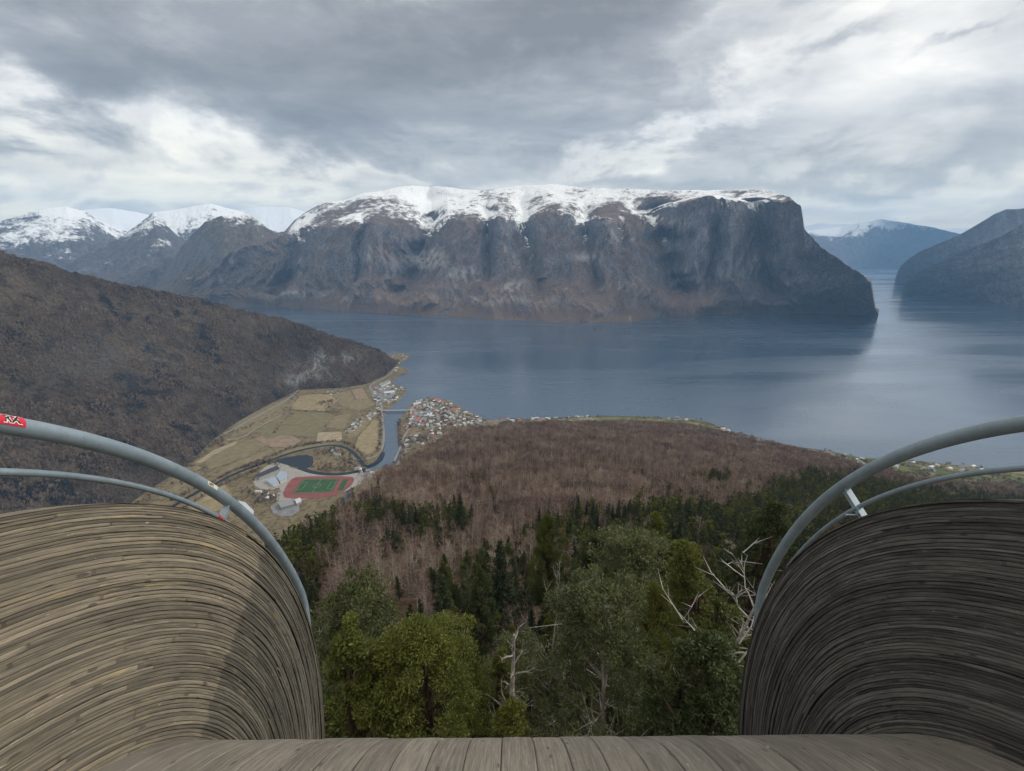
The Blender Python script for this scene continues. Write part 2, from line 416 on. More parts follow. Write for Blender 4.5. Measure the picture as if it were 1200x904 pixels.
strip('mountain', [shore, ml, rim, crest], 1300, [70, 110, 50], m_massif, mk_disp(4800, 430, 120, 700, 95, 3, 3.3, .25, 22, gullies=GUL, tcut=(1.85, 2.4)), smooth_k=7, pale=[(690, 303, 13, 6, 1.1), (601, 336, 11, 7, 1.), (500, 304, 24, 12, .8), (545, 322, 20, 8, .6), (430, 300, 16, 10, .6), (797, 264, 14, 8, .8), (345, 345, 30, 5, .7), (785, 285, 10, 6, .5), (600, 352, 60, 5, .4), (850, 320, 60, 20, .25)])
# the dark summit left of it and the ranges behind
m_blue = mountain_mat('dark_rock_and_snow', (.10, .10, .105), (.09, .075, .06), 840, 220, pale=.3, talus=(.12, .09, .07))
s1 = [(120, 352), (180, 355), (225, 357), (280, 358.5), (318, 358.5), (352, 360)]
c1 = [(120, 370, 8000), (175, 345, 7900), (187, 333, 7800), (213, 290, 7700), (225, 276, 7700), (240, 263, 7600), (260, 255.5, 7500), (293, 252, 7500), (305, 260, 7400), (313, 267, 7300), (340, 279, 7200), (352, 290, 7100)]
r1 = midline(s1, c1, .5, .42, range(120, 356, 12))
strip('mountain', [s1, r1, c1], 420, [60, 90], m_blue, mk_disp(6500, 700, 230, 900, 90, 2, 8.1, .5, 22), smooth_k=5)
m_far = mountain_mat('far_rock_and_snow', (.10, .10, .11), (.08, .07, .065), 700, 330, pale=.2)
def far_range(crest_l, dist, base_dist, na, seed, snow=m_far, za=60, sk=5, b_px=None):
    pxs_ = [q[0] for q in crest_l]
    cl = [(q[0], q[1], dist) for q in crest_l]
    C = _profile([cl])[0]
    sh = [(a, base_dist, 0.) for a, d, z in C]
    r = [(a, base_dist + .5 * (dist - base_dist), .45 * z) for a, d, z in C]
    return strip('mountain', [sh, r, cl], na, [40, 70], snow, mk_disp(dist * .9, 900, 170, 1100, za, 2, seed, .5, 16), smooth_k=sk)
far_range([(60, 330), (90, 305), (133, 284), (155, 270), (180, 257), (197, 266), (213, 281), (240, 300), (270, 330)], 9200, 7600, 300, 1.7, m_far, 40)
far_range([(-250, 250), (-120, 268), (-40, 262), (0, 260), (25, 252), (47, 247), (77, 243.5), (100, 249), (123, 262), (157, 276), (190, 300), (220, 330)], 11500, 9300, 420, 5.2)
far_range([(100, 320), (130, 290), (157, 268), (180, 250), (213, 245), (247, 239.5), (267, 245), (285, 250), (300, 262), (330, 275), (350, 300)], 12000, 9800, 380, 9.9)
m_snow = mountain_mat('snowfield', (.16, .16, .17), (.14, .13, .13), 500, 200, pale=.1)
far_range([(-200, 262), (-60, 258), (0, 262), (60, 252), (100, 246), (130, 244.5), (160, 249), (190, 256), (240, 256), (270, 250), (300, 243), (340, 243.5), (362, 250), (380, 262), (420, 280)], 17500, 14500, 320, 2.2, m_snow, 30)
# down the fjord
sD = [(880, 318), (940, 318), (1007, 314.5), (1030, 312), (1060, 311), (1100, 311), (1180, 311), (1260, 312)]
cD = [(880, 285, 18500), (945, 271, 18500), (987, 266.5, 18500), (1007, 262, 18000), (1032, 257.5, 18000), (1055, 261, 18000), (1095, 268, 18000), (1127, 274, 18000), (1180, 282, 18000), (1260, 290, 18000)]
m_D = mountain_mat('distant_rock_and_snow', (.10, .10, .11), (.08, .07, .065), 840, 130, pale=.15, sc=.6)
strip('mountain', [sD, midline(sD, cD, .5, .45, range(880, 1262, 20)), cD], 420, [40, 80], m_D, mk_disp(15000, 1500, 220, 1500, 90, 2, 4.4, .4, 22), smooth_k=5)
far_range([(860, 290), (930, 268), (960, 262), (1010, 264), (1100, 268), (1135, 268), (1200, 262), (1300, 270)], 21500, 20000, 240, 6.6, m_snow, 60)
sE = [(1051, 321.5), (1060, 326), (1075, 333), (1130, 337), (1200, 345), (1400, 380)]
cE = [(1050.5, 321, 9300), (1056, 312, 9400), (1065, 304, 9500), (1082, 294, 9600), (1100, 287, 9600), (1125, 276, 9600), (1150, 261, 9500), (1165, 252, 9500), (1180, 246, 9400), (1200, 246, 9300), (1300, 236, 9000), (1400, 240, 8600)]
strip('mountain', [sE, midline(sE, cE, .5, .42, list(range(1051, 1400, 20)) + [1400]), cE], 420, [50, 80], mountain_mat('right_rock', (.20, .19, .19), (.20, .15, .12), 1020, 60, pale=.3), mk_disp(8500, 900, 120, 900, 60, 2, 7.3, .5, 16), smooth_k=5)
sF = [(1059, 338.5), (1075, 342), (1090, 345), (1150, 352), (1200, 361), (1300, 378), (1420, 400)]
cF = [(1058.5, 338, 7350), (1065, 327, 7400), (1085, 315, 7500), (1105, 307, 7500), (1125, 298, 7400), (1162, 283, 7300), (1185, 270, 7200), (1200, 262, 7100), (1300, 232, 6800), (1420, 225, 6500)]
strip('mountain', [sF, midline(sF, cF, .5, .42, list(range(1059, 1420, 20)) + [1420]), cF], 460, [60, 90], mountain_mat('right_rock_near', (.20, .19, .19), (.20, .15, .12), 1250, 60, pale=.35), mk_disp(6500, 700, 130, 800, 60, 2, 12.3, .5, 18), smooth_k=5)

# ================================================================== LEFT HILLSIDE
hb = [(-500, 700, (3,)), (-200, 680, (3,)), (0, 640, (3,)), (100, 610, (3,)), (150, 592, (3,)), (200, 558, (3,)), (225, 540, (3,)), (245, 520, (3,)), (270, 500, (3,)), (290, 488, (3,)), (320, 472, (3,)), (350, 457, (3,)), (400, 455, (3,)), (430, 450, (3,)), (450, 441, (3,)), (463, 430, (3,)), (468, 424, (3,))]
hc = [(-500, 190, 2300), (-250, 235, 2300), (-120, 268, 2300), (0, 297, 2350), (67, 315, 2400), (133, 331, 2450), (200, 345, 2500), (267, 360, 2520), (333, 376, 2520), (370, 387, 2500), (400, 397.5, 2500), (425, 404, 2480), (445, 411, 2450), (457, 420, (14,)), (468, 423.5, (5,))]
hm = midline(hb, hc, .55, .40, list(range(-500, 460, 30)) + [460, 468])
t = NT('brown_hillside')
geo = t.n('ShaderNodeNewGeometry'); pos = geo.outputs['Position']
nz = t.n('ShaderNodeSeparateXYZ', ins={0: geo.outputs['Normal']}).outputs[2]
n1 = t.noise(pos, .0035, 7, .62, .4); n2 = t.noise(pos, .02, 7, .68, .5); n3 = t.noise(pos, .11, 4, .7); n4 = t.noise(pos, .0075, 6, .6, .3)
c = t.mix(t.mapr(n1, .38, .62), (.070, .057, .051), (.120, .098, .078))
c = t.mix(t.mapr(n2, .46, .60), c, (.060, .050, .043))
c = t.mix(t.math('MULTIPLY', t.mapr(n4, .52, .58), t.mapr(n2, .42, .54)), c, (.028, .030, .036))
c = t.mix(t.math('MULTIPLY', t.attr('pale'), t.mapr(n2, .42, .58)), c, (.27, .27, .27))
c = t.n('ShaderNodeVectorMath', operation='SCALE', ins={0: c, 3: t.mapr(n3, .30, .70, .58, 1.42)}).outputs[0]
t.set(color=c, rough=.95, spec=.05)
t.bump(t.math('ADD', n3, t.math('MULTIPLY', n2, 2.)), 1., 9.)
def hill_disp(x, y, z, t_, A, D):
    m = sstep(t_, 0, .12); o = 1 - sstep(t_, 2.1, 2.6)
    n = ridged(x / 420 + 3, y / 420 + 1, 6, .55); n2 = fbm(x / 60, y / 60 + 5, 6, .65); n3 = perlin(x / 8, y / 8) + .8 * perlin(x / 4.5, y / 4.5 + 9)
    top = sstep(t_, 1.5, 2)
    return x, y, z + m * o * ((26 * n) * (1 - .7 * top) + 15 * n2 + 5 * ridged(x / 34, y / 34 + 3, 3) + 2.0 * n3)
hill = strip('hill', [hb, hm, hc], 1500, [330, 330], t.m, hill_disp, smooth_k=15, back=1200, back_drop=260.)
vv = np.empty(len(hill.data.vertices) * 3, dtype=np.float32); hill.data.vertices.foreach_get('co', vv); vv = vv.reshape(-1, 3)
qx, qy, qd = project(vv[:, 0], vv[:, 1], vv[:, 2])
pale = np.exp(-(((qx - 368) / 26)**2 + ((qy - 430 + (qx - 368) * .2) / 16)**2)) + .8 * np.exp(-(((qx - 405) / 18)**2 + ((qy - 420) / 6)**2)) + .5 * np.exp(-(((qx - 345) / 20)**2 + ((qy - 447) / 8)**2)) + .25 * np.exp(-(((qx - 110) / 60)**2 + ((qy - 420) / 25)**2))
at = hill.data.attributes.new('pale', 'FLOAT', 'POINT'); at.data.foreach_set('value', pale.astype(np.float32))
# ================================================================== NEAR SLOPE
PD = np.array([0, 6, 15, 40, 80, 130, 250, 400, 700, 1000, 1200, 1500, 2600.])
PZ = -np.array([23, 25, 30, 50, 76, 98, 149, 205, 303, 400, 455, 520, 860.])
ridge = [(-400, 860), (100, 760), (250, 700), (330, 648), (380, 612), (420, 580), (450, 564), (480, 546), (520, 522), (560, 507), (600, 501), (650, 498), (700, 497), (760, 499), (820, 504), (870, 513), (920, 526), (960, 536), (1000, 549), (1060, 563), (1120, 569), (1200, 573), (1500, 600)]
RA = np.array([az_tan(*p) for p in ridge])
coast = [(560, 505, 2), (575, 497, 3), (592, 491.5, 5), (620, 491, 12), (636, 490.5, 18), (673, 488.5, 28), (700, 487.5, 32), (736, 487.5, 35), (787, 490.5, 38), (815, 490.5, 40), (835, 496, 35), (857, 506, 30), (897, 519, 25), (917, 522.5, 30), (957, 526.5, 45), (990, 532, 45), (1010, 537, 50), (1050, 537.5, 50), (1100, 542.5, 45), (1143, 547.5, 40), (1193, 551.5, 40), (1300, 560, 35), (1500, 580, 30)]
CA = np.array([(az_tan(p[0], p[1])[0], (EYE - p[2]) / -az_tan(p[0], p[1])[1], p[2] - EYE) for p in coast])
dd_ = np.geomspace(4, 2600, 900)
Pz_ = np.interp(dd_, PD, PZ); ratio = -Pz_ / dd_
def hill_tab():
    A = np.linspace(-PI, PI, 1441); tab = []
    for a in A:
        T_ = -np.interp(a, RA[:, 0], RA[:, 1])
        i = np.argmax(ratio < T_); de = dd_[i] if ratio[i] < T_ else 2000.
        ze = -T_ * de
        dl = 646 / T_ * .985; zl = -648.
        dc = np.interp(a, CA[:, 0], CA[:, 1]); zc = np.interp(a, CA[:, 0], CA[:, 2])
        w = float(np.clip((a - CA[0, 0]) / (CA[2, 0] - CA[0, 0]), 0, 1))
        ds = dl * (1 - w) + dc * w; zs = zl * (1 - w) + zc * w
        ds = max(ds, de * 1.08)
        fm = .5 * (1 - w) + .28 * w
        dm = de + fm * (ds - de); zm = -T_ * dm - (30 * (1 - w) + 14 * w)
        tab.append((de, ze, dm, zm, ds, zs))
    return A, np.array(tab)
HA, HT = hill_tab()
for k in range(HT.shape[1]): HT[:, k] = smooth1(HT[:, k], 13)
def hbase(x, y):
    a = np.arctan2(x, y); d = np.hypot(x, y)
    q = [np.interp(a, HA, HT[:, k]) for k in range(6)]
    de, ze, dm, zm, ds, zs = q
    front = np.interp(d, PD, PZ)
    # after the shoulder
    z = np.where(d < de, front, np.where(d < dm, ze + (zm - ze) * (d - de) / (dm - de), np.where(d < ds, zm + (zs - zm) * (d - dm) / (ds - dm), zs - (d - ds) * .55)))
    w = sstep(np.abs(a), rad(80), rad(115))
    return z * (1 - w) + w * (-24 + .3 * np.minimum(d, 900)), de, ds, a, d
def hz(x, y):
    x = np.asarray(x, float); y = np.asarray(y, float)
    z, de, ds, a, d = hbase(x, y)
    m = np.clip(d / 60, .15, 1) * (1 - sstep(d, ds * .96, ds))
    far = sstep(d, de * .93, de * 1.02)
    n = fbm(x / 70 + 2, y / 70, 5, .55) * 9 * (1 - .4 * far) * np.clip(d / 150, .2, 1) + fbm(x / 12, y / 12, 4) * .8 + fbm(x / 260 + 5, y / 260, 3) * 16 * np.clip(d / 400, 0, 1) * (1 - .5 * far)
    return np.maximum(z + n * m + EYE, -8)
t = NT('forest_floor')
geo = t.n('ShaderNodeNewGeometry'); pos = geo.outputs['Position']
n1 = t.noise(pos, .06, 6, .6); n2 = t.noise(pos, .8, 5, .65); n3 = t.noise(pos, .012, 5, .6)
c = t.mix(t.mapr(n1, .4, .62), (.080, .053, .038), (.046, .040, .027))
c = t.mix(t.math('MULTIPLY', t.mapr(n2, .5, .65), .7), c, (.165, .10, .058))
n4 = t.n('ShaderNodeTexVoronoi', ins={'Vector': t.n('ShaderNodeMapping', ins={'Vector': pos, 'Scale': (.009, .014, .0)}).outputs[0], 'Scale': 1.}).outputs['Color']
fc = t.ramp(t.n('ShaderNodeSeparateColor', ins={0: n4}).outputs[0], [(0, (.11, .13, .055)), (.3, (.16, .15, .08)), (.5, (.20, .165, .105)), (.7, (.09, .11, .045)), (.9, (.24, .21, .15))], 'CONSTANT')
fc = t.mix(t.mapr(t.noise(pos, .03, 5, .6), .50, .60), fc, (.07, .062, .04))
c = t.mix(t.attr('pasture'), c, fc)
t.set(color=c, rough=.95, spec=.05); t.bump(n2, .8, .25)
dg = np.concatenate([np.geomspace(1.5, 2300, 640)]); ag = np.concatenate([np.linspace(-PI, -rad(72), 60)[:-1], np.linspace(-rad(72), rad(72), 900), np.linspace(rad(72), PI, 60)[1:]])
A_, D_ = np.meshgrid(ag, dg, indexing='ij'); X = np.sin(A_) * D_; Y = np.cos(A_) * D_
Zb, DE, DS, _, _ = hbase(X, Y); Z = hz(X, Y)
w_ = sstep(A_, az_tan(585, 495)[0], az_tan(640, 492)[0])
past = sstep(D_, DE * 1.0, DE * 1.03) * w_
put('hillside', mesh_np('hillside', np.stack([X, Y, Z], -1).reshape(-1, 3), grid_faces(*X.shape), [t.m], smooth=True, attrs={'pasture': past.ravel()}), kind='structure')

# ================================================================== VALLEY FLOOR
from mathutils.geometry import tessellate_polygon
def poly_world(P, z): return [tuple(ground(px, py, z)) for px, py in P]
def sheet(name, P, z, mat, skirt=0., smooth=1, kind='structure', world=False):
    W = np.array(P if world else poly_world(P, z))
    for _ in range(smooth):     # Chaikin
        a = W; b = np.roll(W, -1, 0); W = np.stack([a * .75 + b * .25, a * .25 + b * .75], 1).reshape(-1, 3)
    tr = np.array(tessellate_polygon([[Vector(v) for v in W]]), dtype=np.int32)
    V = W; F = [tr]
    if skirt:
        lo = W.copy(); c_ = W.mean(0); dirs = (W - c_); dirs[:, 2] = 0; dirs /= np.linalg.norm(dirs, axis=1)[:, None]
        lo = lo + dirs * abs(skirt) * 1.2; lo[:, 2] = z - skirt; n = len(W); i = np.arange(n); j = (i + 1) % n
        V = np.concatenate([W, lo]); F.append(np.stack([i, j, j + n, i + n], 1))
    return put(name, mesh_np(name, V, F, [mat]), kind=kind)
def road(name, P, width, z, mat, world=False):
    W = np.array(P if world else [ground(a, b, z) for a, b in P])
    for _ in range(3):
        a = W[:-1]; b = W[1:]; M = np.stack([a * .75 + b * .25, a * .25 + b * .75], 1).reshape(-1, 3); W = np.concatenate([W[:1], M, W[-1:]])
    t_ = np.gradient(W, axis=0); t_ /= np.linalg.norm(t_, axis=1)[:, None] + 1e-9; nrm_ = np.c_[-t_[:, 1], t_[:, 0], t_[:, 2] * 0] * width / 2
    V = np.concatenate([W + nrm_, W - nrm_]); n = len(W); i = np.arange(n - 1)
    return put(name, mesh_np(name, V, np.stack([i, i + n, i + n + 1, i + 1], 1), [mat]), kind='structure')
t = NT('valley_soil'); pos = t.n('ShaderNodeNewGeometry').outputs['Position']
n1 = t.noise(pos, .012, 6, .62); n2 = t.noise(pos, .07, 6, .68)
c = t.mix(t.mapr(n1, .4, .6), (.215, .172, .108), (.165, .135, .082)); c = t.mix(t.mapr(n2, .48, .62), c, (.085, .072, .045))
t.set(color=c, rough=.95, spec=.05); t.bump(n2, .7, 4.); m_soil = t.m
west = [(472, 413), (480, 417), (478, 421), (469, 425), (468, 430), (479, 434), (477, 438), (466, 440), (458, 447), (466, 452), (476, 455.5), (477, 457), (468, 468), (460, 475), (451, 480), (449, 490), (450, 512), (448, 524), (444, 536), (432, 546), (420, 551), (380, 620), (300, 760), (-300, 900), (-700, 700), (-300, 560), (60, 520), (300, 440), (420, 425), (455, 416)]
sheet('valley_floor', west, 2.6, m_soil, 6.)
east = [(472, 539), (466, 512), (467.5, 495), (476, 481), (480, 474), (488, 469.5), (500, 466), (512, 466.5), (520, 468.5), (528, 471), (540, 477.5), (552, 484), (562, 489), (572, 492.5), (592, 490.8), (640, 494), (640, 540), (600, 600), (480, 700), (380, 760), (310, 780), (300, 700), (400, 600), (425, 553), (444, 549), (466, 543)]
sheet('valley_floor', east, 2.4, m_soil, 6.)
m_field = [plain('field_%s' % k, c_, .95, .22, .05) for k, c_ in dict(straw=(.25, .20, .115), tan=(.235, .175, .12), olive=(.185, .155, .090), green=(.165, .142, .080), pale=(.30, .25, .165), dry=(.195, .158, .094)).items()]
STRAW, TAN, OLIVE, GREEN, PALE, DRY = m_field
fields = [  # outlines traced on the valley floor
    ([(272, 500), (285, 488), (312, 472), (330, 471), (338, 474), (300, 492), (276, 505)], OLIVE), ([(276, 505), (300, 492), (338, 474), (345, 466), (352, 470), (320, 490), (290, 507), (270, 513)], DRY),
    ([(342, 476), (352, 464), (372, 462), (388, 463), (396, 470), (380, 482), (345, 480)], STRAW), ([(412, 457), (425, 455), (432, 467), (418, 469)], TAN), ([(390, 462), (410, 458), (416, 470), (434, 468), (440, 474), (420, 482), (398, 474)], DRY),
    ([(300, 505), (322, 490), (345, 482), (390, 486), (382, 500), (368, 512), (330, 510), (312, 515)], GREEN), ([(298, 514), (322, 507), (336, 508), (353, 516), (342, 524), (318, 524)], TAN), ([(372, 507), (400, 506), (401, 517), (371, 518)], PALE),
    ([(380, 500), (396, 487), (412, 486), (402, 504)], DRY), ([(240, 540), (262, 524), (296, 515), (312, 522), (290, 534), (262, 545), (245, 550)], OLIVE), ([(262, 548), (292, 536), (318, 526), (322, 533), (296, 543), (268, 552), (255, 556)], DRY),
    ([(228, 543), (250, 528), (278, 517), (276, 521), (250, 533), (236, 543)], PALE), ([(322, 526), (360, 522), (400, 520), (396, 523), (355, 528), (326, 534)], OLIVE), ([(420, 512), (438, 492), (446, 494), (446, 514), (440, 528), (430, 533), (416, 524)], STRAW),
    ([(408, 500), (430, 488), (436, 492), (418, 512), (408, 514)], DRY), ([(196, 566), (222, 548), (236, 546), (236, 556), (212, 572), (200, 580)], DRY), ([(216, 592), (246, 572), (262, 566), (272, 580), (262, 596), (240, 604)], STRAW), ([(440, 530), (447, 515), (447, 528), (443, 536)], OLIVE)]
for i, (P, m) in enumerate(fields): sheet('field', P, 3.0 + .12 * (i % 3), m, 0, 0)
m_road = plain('road_surface', (.23, .22, .21), .9, .15, .1); m_gravel = plain('gravel', (.30, .28, .26), .95, .15, .15); m_yard = plain('yard_asphalt', (.20, .20, .205), .9, .25, .06)
main = [(60, 640), (110, 612), (152, 587), (180, 566), (205, 548), (235, 524), (262, 509), (290, 494), (315, 480), (335, 470), (345, 462), (352, 454.5)]
road('road', main, 9, 3.2, m_road)
road('road', [(262, 516), (285, 513), (300, 502), (330, 486)], 5, 3.25, m_gravel)
road('road', [(400, 535), (430, 540), (452, 528), (447, 480), (447, 470), (436, 458), (432, 452), (447, 445), (460, 437), (463, 428), (458, 422), (462, 416)], 8, 3.15, m_road)
road('road', [(404, 506), (418, 500), (432, 490), (444, 484)], 5, 3.2, m_gravel)
road('road', [(462, 541), (470, 523), (474, 510), (482, 500), (492, 490), (500, 478), (503, 470)], 8, 3.1, m_road)
road('road', [(466, 545), (478, 522), (486, 510), (500, 502), (520, 498), (545, 497)], 8, 3.15, m_road)
road('road', [(476, 483), (486, 474), (500, 470), (514, 474), (530, 482), (548, 489), (566, 494), (590, 493.5)], 9, 3.2, m_road)
road('road', [(494, 492), (512, 486), (530, 490), (556, 496), (575, 499)], 7, 3.25, m_road)
road('road', [(512, 522), (501, 519), (503, 508), (509, 500)], 7, 3.3, m_road)
road('road', [(478, 478), (492, 476), (508, 478), (520, 484)], 7, 3.35, m_gravel)
sheet('road', [(434, 456), (444, 451), (458, 452), (466, 456), (462, 466), (448, 473), (437, 468)], 3.05, m_yard, 0, 1)
sheet('road', [(478, 496), (487, 485), (500, 478), (506, 482), (500, 492), (486, 500)], 3.0, m_yard, 0, 0)
sheet('road', [(296, 563), (312, 545), (330, 540), (345, 551), (402, 556), (440, 553), (430, 566), (418, 569), (402, 578), (330, 590), (322, 583), (330, 570), (318, 575), (300, 572)], 3.0, m_gravel, 0, 1)
sheet('road', [(315, 590), (352, 583), (350, 604), (322, 606)], 3.05, m_yard, 0, 1)
# river
t = NT('river_water'); pos = t.n('ShaderNodeNewGeometry').outputs['Position']; t.set(color=(.006, .012, .020), rough=.25, ior=1.33); t.bump(t.noise(pos, .15, 5, .6), .15, .5); m_riv = t.m
river = [(190, 602), (205, 592), (230, 577), (250, 569), (270, 557), (305, 544), (342, 530), (367, 524.5), (392, 521), (410, 526), (423, 540), (427, 548), (444, 541), (449, 530)]
road('river', river, 12, 3.4, m_riv)
sheet('water', [(318, 540), (340, 535), (366, 532.5), (368, 545), (358, 550), (340, 546)], 3.3, m_riv, 0, 1)
road('river', [(350, 548), (366, 554), (388, 556.5), (410, 555), (428, 549.5)], 16, 3.35, m_riv)
sheet('riverbank', [(372, 534), (388, 526), (402, 528), (416, 540), (414, 549), (392, 552), (372, 549)], 3.6, m_soil, 0, 1)
# sports ground
m_red = plain('running_track', (.21, .072, .068), .9, .18, .05); m_grass = plain('pitch_grass', (.034, .085, .032), .9, .12, .08); m_line = plain('line_paint', (.40, .45, .40), .8)
TR = [(340, 562), (350, 558.3), (412, 558), (416, 562), (409, 573), (384, 584), (334, 585), (331, 578)]
sheet('running_track', TR, 3.3, m_red, 0, 1)
GP = [(355.5, 561.5), (398, 561), (389, 577), (342, 578.5)]
sheet('football_pitch', GP, 3.5, m_grass, 0, 0)
sheet('football_pitch', [(402, 562), (408.5, 562), (401.5, 574.5), (395, 575)], 3.5, m_grass, 0, 0)
gw = np.array(poly_world(GP, 3.65))
def gp(u, v): return tuple((gw[0] * (1 - u) + gw[1] * u) * (1 - v) + (gw[3] * (1 - u) + gw[2] * u) * v)
def line(pts, wd=.5): road('pitch_line', pts, wd, 3.65, m_line, world=True)
for e in ([(.04, .04), (.96, .04)], [(.04, .96), (.96, .96)], [(.04, .04), (.04, .96)], [(.96, .04), (.96, .96)], [(.5, .04), (.5, .96)], [(.04, .25), (.18, .25)], [(.18, .25), (.18, .75)], [(.18, .75), (.04, .75)], [(.96, .25), (.82, .25)], [(.82, .25), (.82, .75)], [(.82, .75), (.96, .75)]): line([gp(*e[0]), gp(*e[1])])
line([gp(.5 + .09 * math.cos(q), .5 + .14 * math.sin(q)) for q in np.linspace(0, 2 * PI, 20)])
# ================================================================== TIMBER LOOKOUT (the platform the camera stands on)
YAW = rad(.5)
root = put('viewing_platform', None, loc=(0, 0, EYE)); root.rotation_euler = (0, 0, YAW)
root['label'] = 'curved laminated timber viewing platform with grey steel handrails bending down over the forest'; root['category'] = 'viewing platform'
YC, ZC, RF, RT_ = .317, -3.755, 1.93, 3.05
WLx, WRx = -1.775, 2.225
def arc_path(r, y0=-2.6, n=300, n0=40, n2=30):
    """horizontal run, quarter turn, straight drop: points (y,z), unit outward normal, run length"""
    P = []; N = []
    for y in np.linspace(y0, YC, n0, endpoint=False): P.append((y, ZC + r)); N.append((0, 1))
    E_ = rad(128)
    for a in np.linspace(0, E_, n, endpoint=False): P.append((YC + r * math.sin(a), ZC + r * math.cos(a))); N.append((math.sin(a), math.cos(a)))
    for l in np.linspace(0, 2.5, n2): P.append((YC + r * math.sin(E_) + l * math.cos(E_), ZC + r * math.cos(E_) - l * math.sin(E_))); N.append((math.sin(E_), math.cos(E_)))
    P = np.array(P); s = np.concatenate([[0], np.cumsum(np.linalg.norm(np.diff(P, axis=0), axis=1))])
    return P, np.array(N), s
def wood_mat(name, light, dark, grain_lo, knots=.6, painted_shade=None, tint=None):
    t = NT(name)
    uv = t.n('ShaderNodeUVMap').outputs[0]
    rnd = t.attr('board'); rel = t.attr('relief')
    sh = t.n('ShaderNodeCombineXYZ', ins={0: t.math('MULTIPLY', rnd, 37.), 1: t.math('MULTIPLY', rnd, 11.), 2: 0.}).outputs[0]
    u2 = t.n('ShaderNodeVectorMath', operation='ADD', ins={0: uv, 1: sh}).outputs[0]
    g1 = t.noise(t.n('ShaderNodeMapping', ins={'Vector': u2, 'Scale': (2.6, 70, 1)}).outputs[0], 1., 6, .65, .35)
    g2 = t.noise(t.n('ShaderNodeMapping', ins={'Vector': u2, 'Scale': (9, 240, 1)}).outputs[0], 1., 4, .7)
    b1 = t.noise(t.n('ShaderNodeMapping', ins={'Vector': uv, 'Scale': (.8, 2.2, 1)}).outputs[0], 1., 5, .6)
    b2 = t.noise(t.n('ShaderNodeMapping', ins={'Vector': u2, 'Scale': (5, 28, 1)}).outputs[0], 1., 5, .62)
    f = t.math('ADD', t.math('MULTIPLY', t.mapr(g1, .3, .7, -.36, .36), 1.0), t.math('MULTIPLY', rnd, .60))
    f = t.math('ADD', f, t.mapr(b2, .35, .7, -.15, .2)); f = t.math('ADD', f, t.mapr(g2, .3, .7, -.2, .2), clamp=True)
    c = t.mix(f, dark, light)
    if tint is not None:
        c = t.mix(t.math('MULTIPLY', t.mapr(t.noise(t.n('ShaderNodeMapping', ins={'Vector': u2, 'Scale': (3., 22, 1)}).outputs[0], 1., 4, .6), .60, .72), .8), c, tint)
    # knots
    vo = t.n('ShaderNodeTexVoronoi', ins={'Vector': t.n('ShaderNodeMapping', ins={'Vector': u2, 'Scale': (8., 26, 1)}).outputs[0], 'Scale': 1.})
    vd = t.math('ADD', vo.outputs['Distance'], t.mapr(g2, .3, .7, -.05, .05))
    pick = t.math('GREATER_THAN', t.n('ShaderNodeSeparateColor', ins={0: vo.outputs['Color']}).outputs[0], .80)
    kn = t.math('MULTIPLY', t.mapr(vd, .24, .15), pick)
    ch = t.noise(t.n('ShaderNodeMapping', ins={'Vector': u2, 'Scale': (11., 62, 1)}).outputs[0], 1., 3, .6)
    c = t.mix(t.math('MULTIPLY', t.mapr(ch, .68, .73), .75), c, [min(.6, q * 1.5 + .03) for q in light])
    c = t.mix(t.math('MULTIPLY', kn, knots), c, [q * .35 for q in dark])
    c = t.mix(t.math('MULTIPLY', t.mapr(rel, .25, 0.), .55), c, [q * .3 for q in dark])          # dirt packed in the joints
    c = t.mix(t.math('MULTIPLY', t.mapr(b1, .45, .65), .35), c, [q * .8 for q in dark])
    ro = .82
    if painted_shade is not None:
        dm = t.math('SUBTRACT', t.attr('painted_shade'), t.mapr(t.noise(t.n('ShaderNodeMapping', ins={'Vector': uv, 'Scale': (3, 16, 1)}).outputs[0], 1., 5, .6), .3, .7, -.35, .35))
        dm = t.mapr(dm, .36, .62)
        c = t.mix(dm, c, t.n('ShaderNodeVectorMath', operation='MULTIPLY', ins={0: c, 1: painted_shade}).outputs[0])  # shade past the bend, tinted into the wood colour
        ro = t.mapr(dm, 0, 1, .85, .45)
    t.set(color=c, rough=ro, spec=.35)
    t.bump(t.math('ADD', t.math('ADD', g1, t.math('MULTIPLY', g2, .6)), t.math('MULTIPLY', kn, -.6)), .9, .006)
    return t.m
m_lamL = wood_mat('weathered_laminated_pine', (.43, .36, .26), (.135, .118, .09), .6, painted_shade=(.66, .71, .77), tint=(.48, .37, .17))
m_lamR = wood_mat('shade_dark_laminated_pine', (.225, .212, .190), (.052, .050, .046), .5)  # same timber toned darker: the shaded side is put into its colour
m_deck = wood_mat('weathered_deck_boards', (.36, .32, .265), (.155, .138, .114), .5)
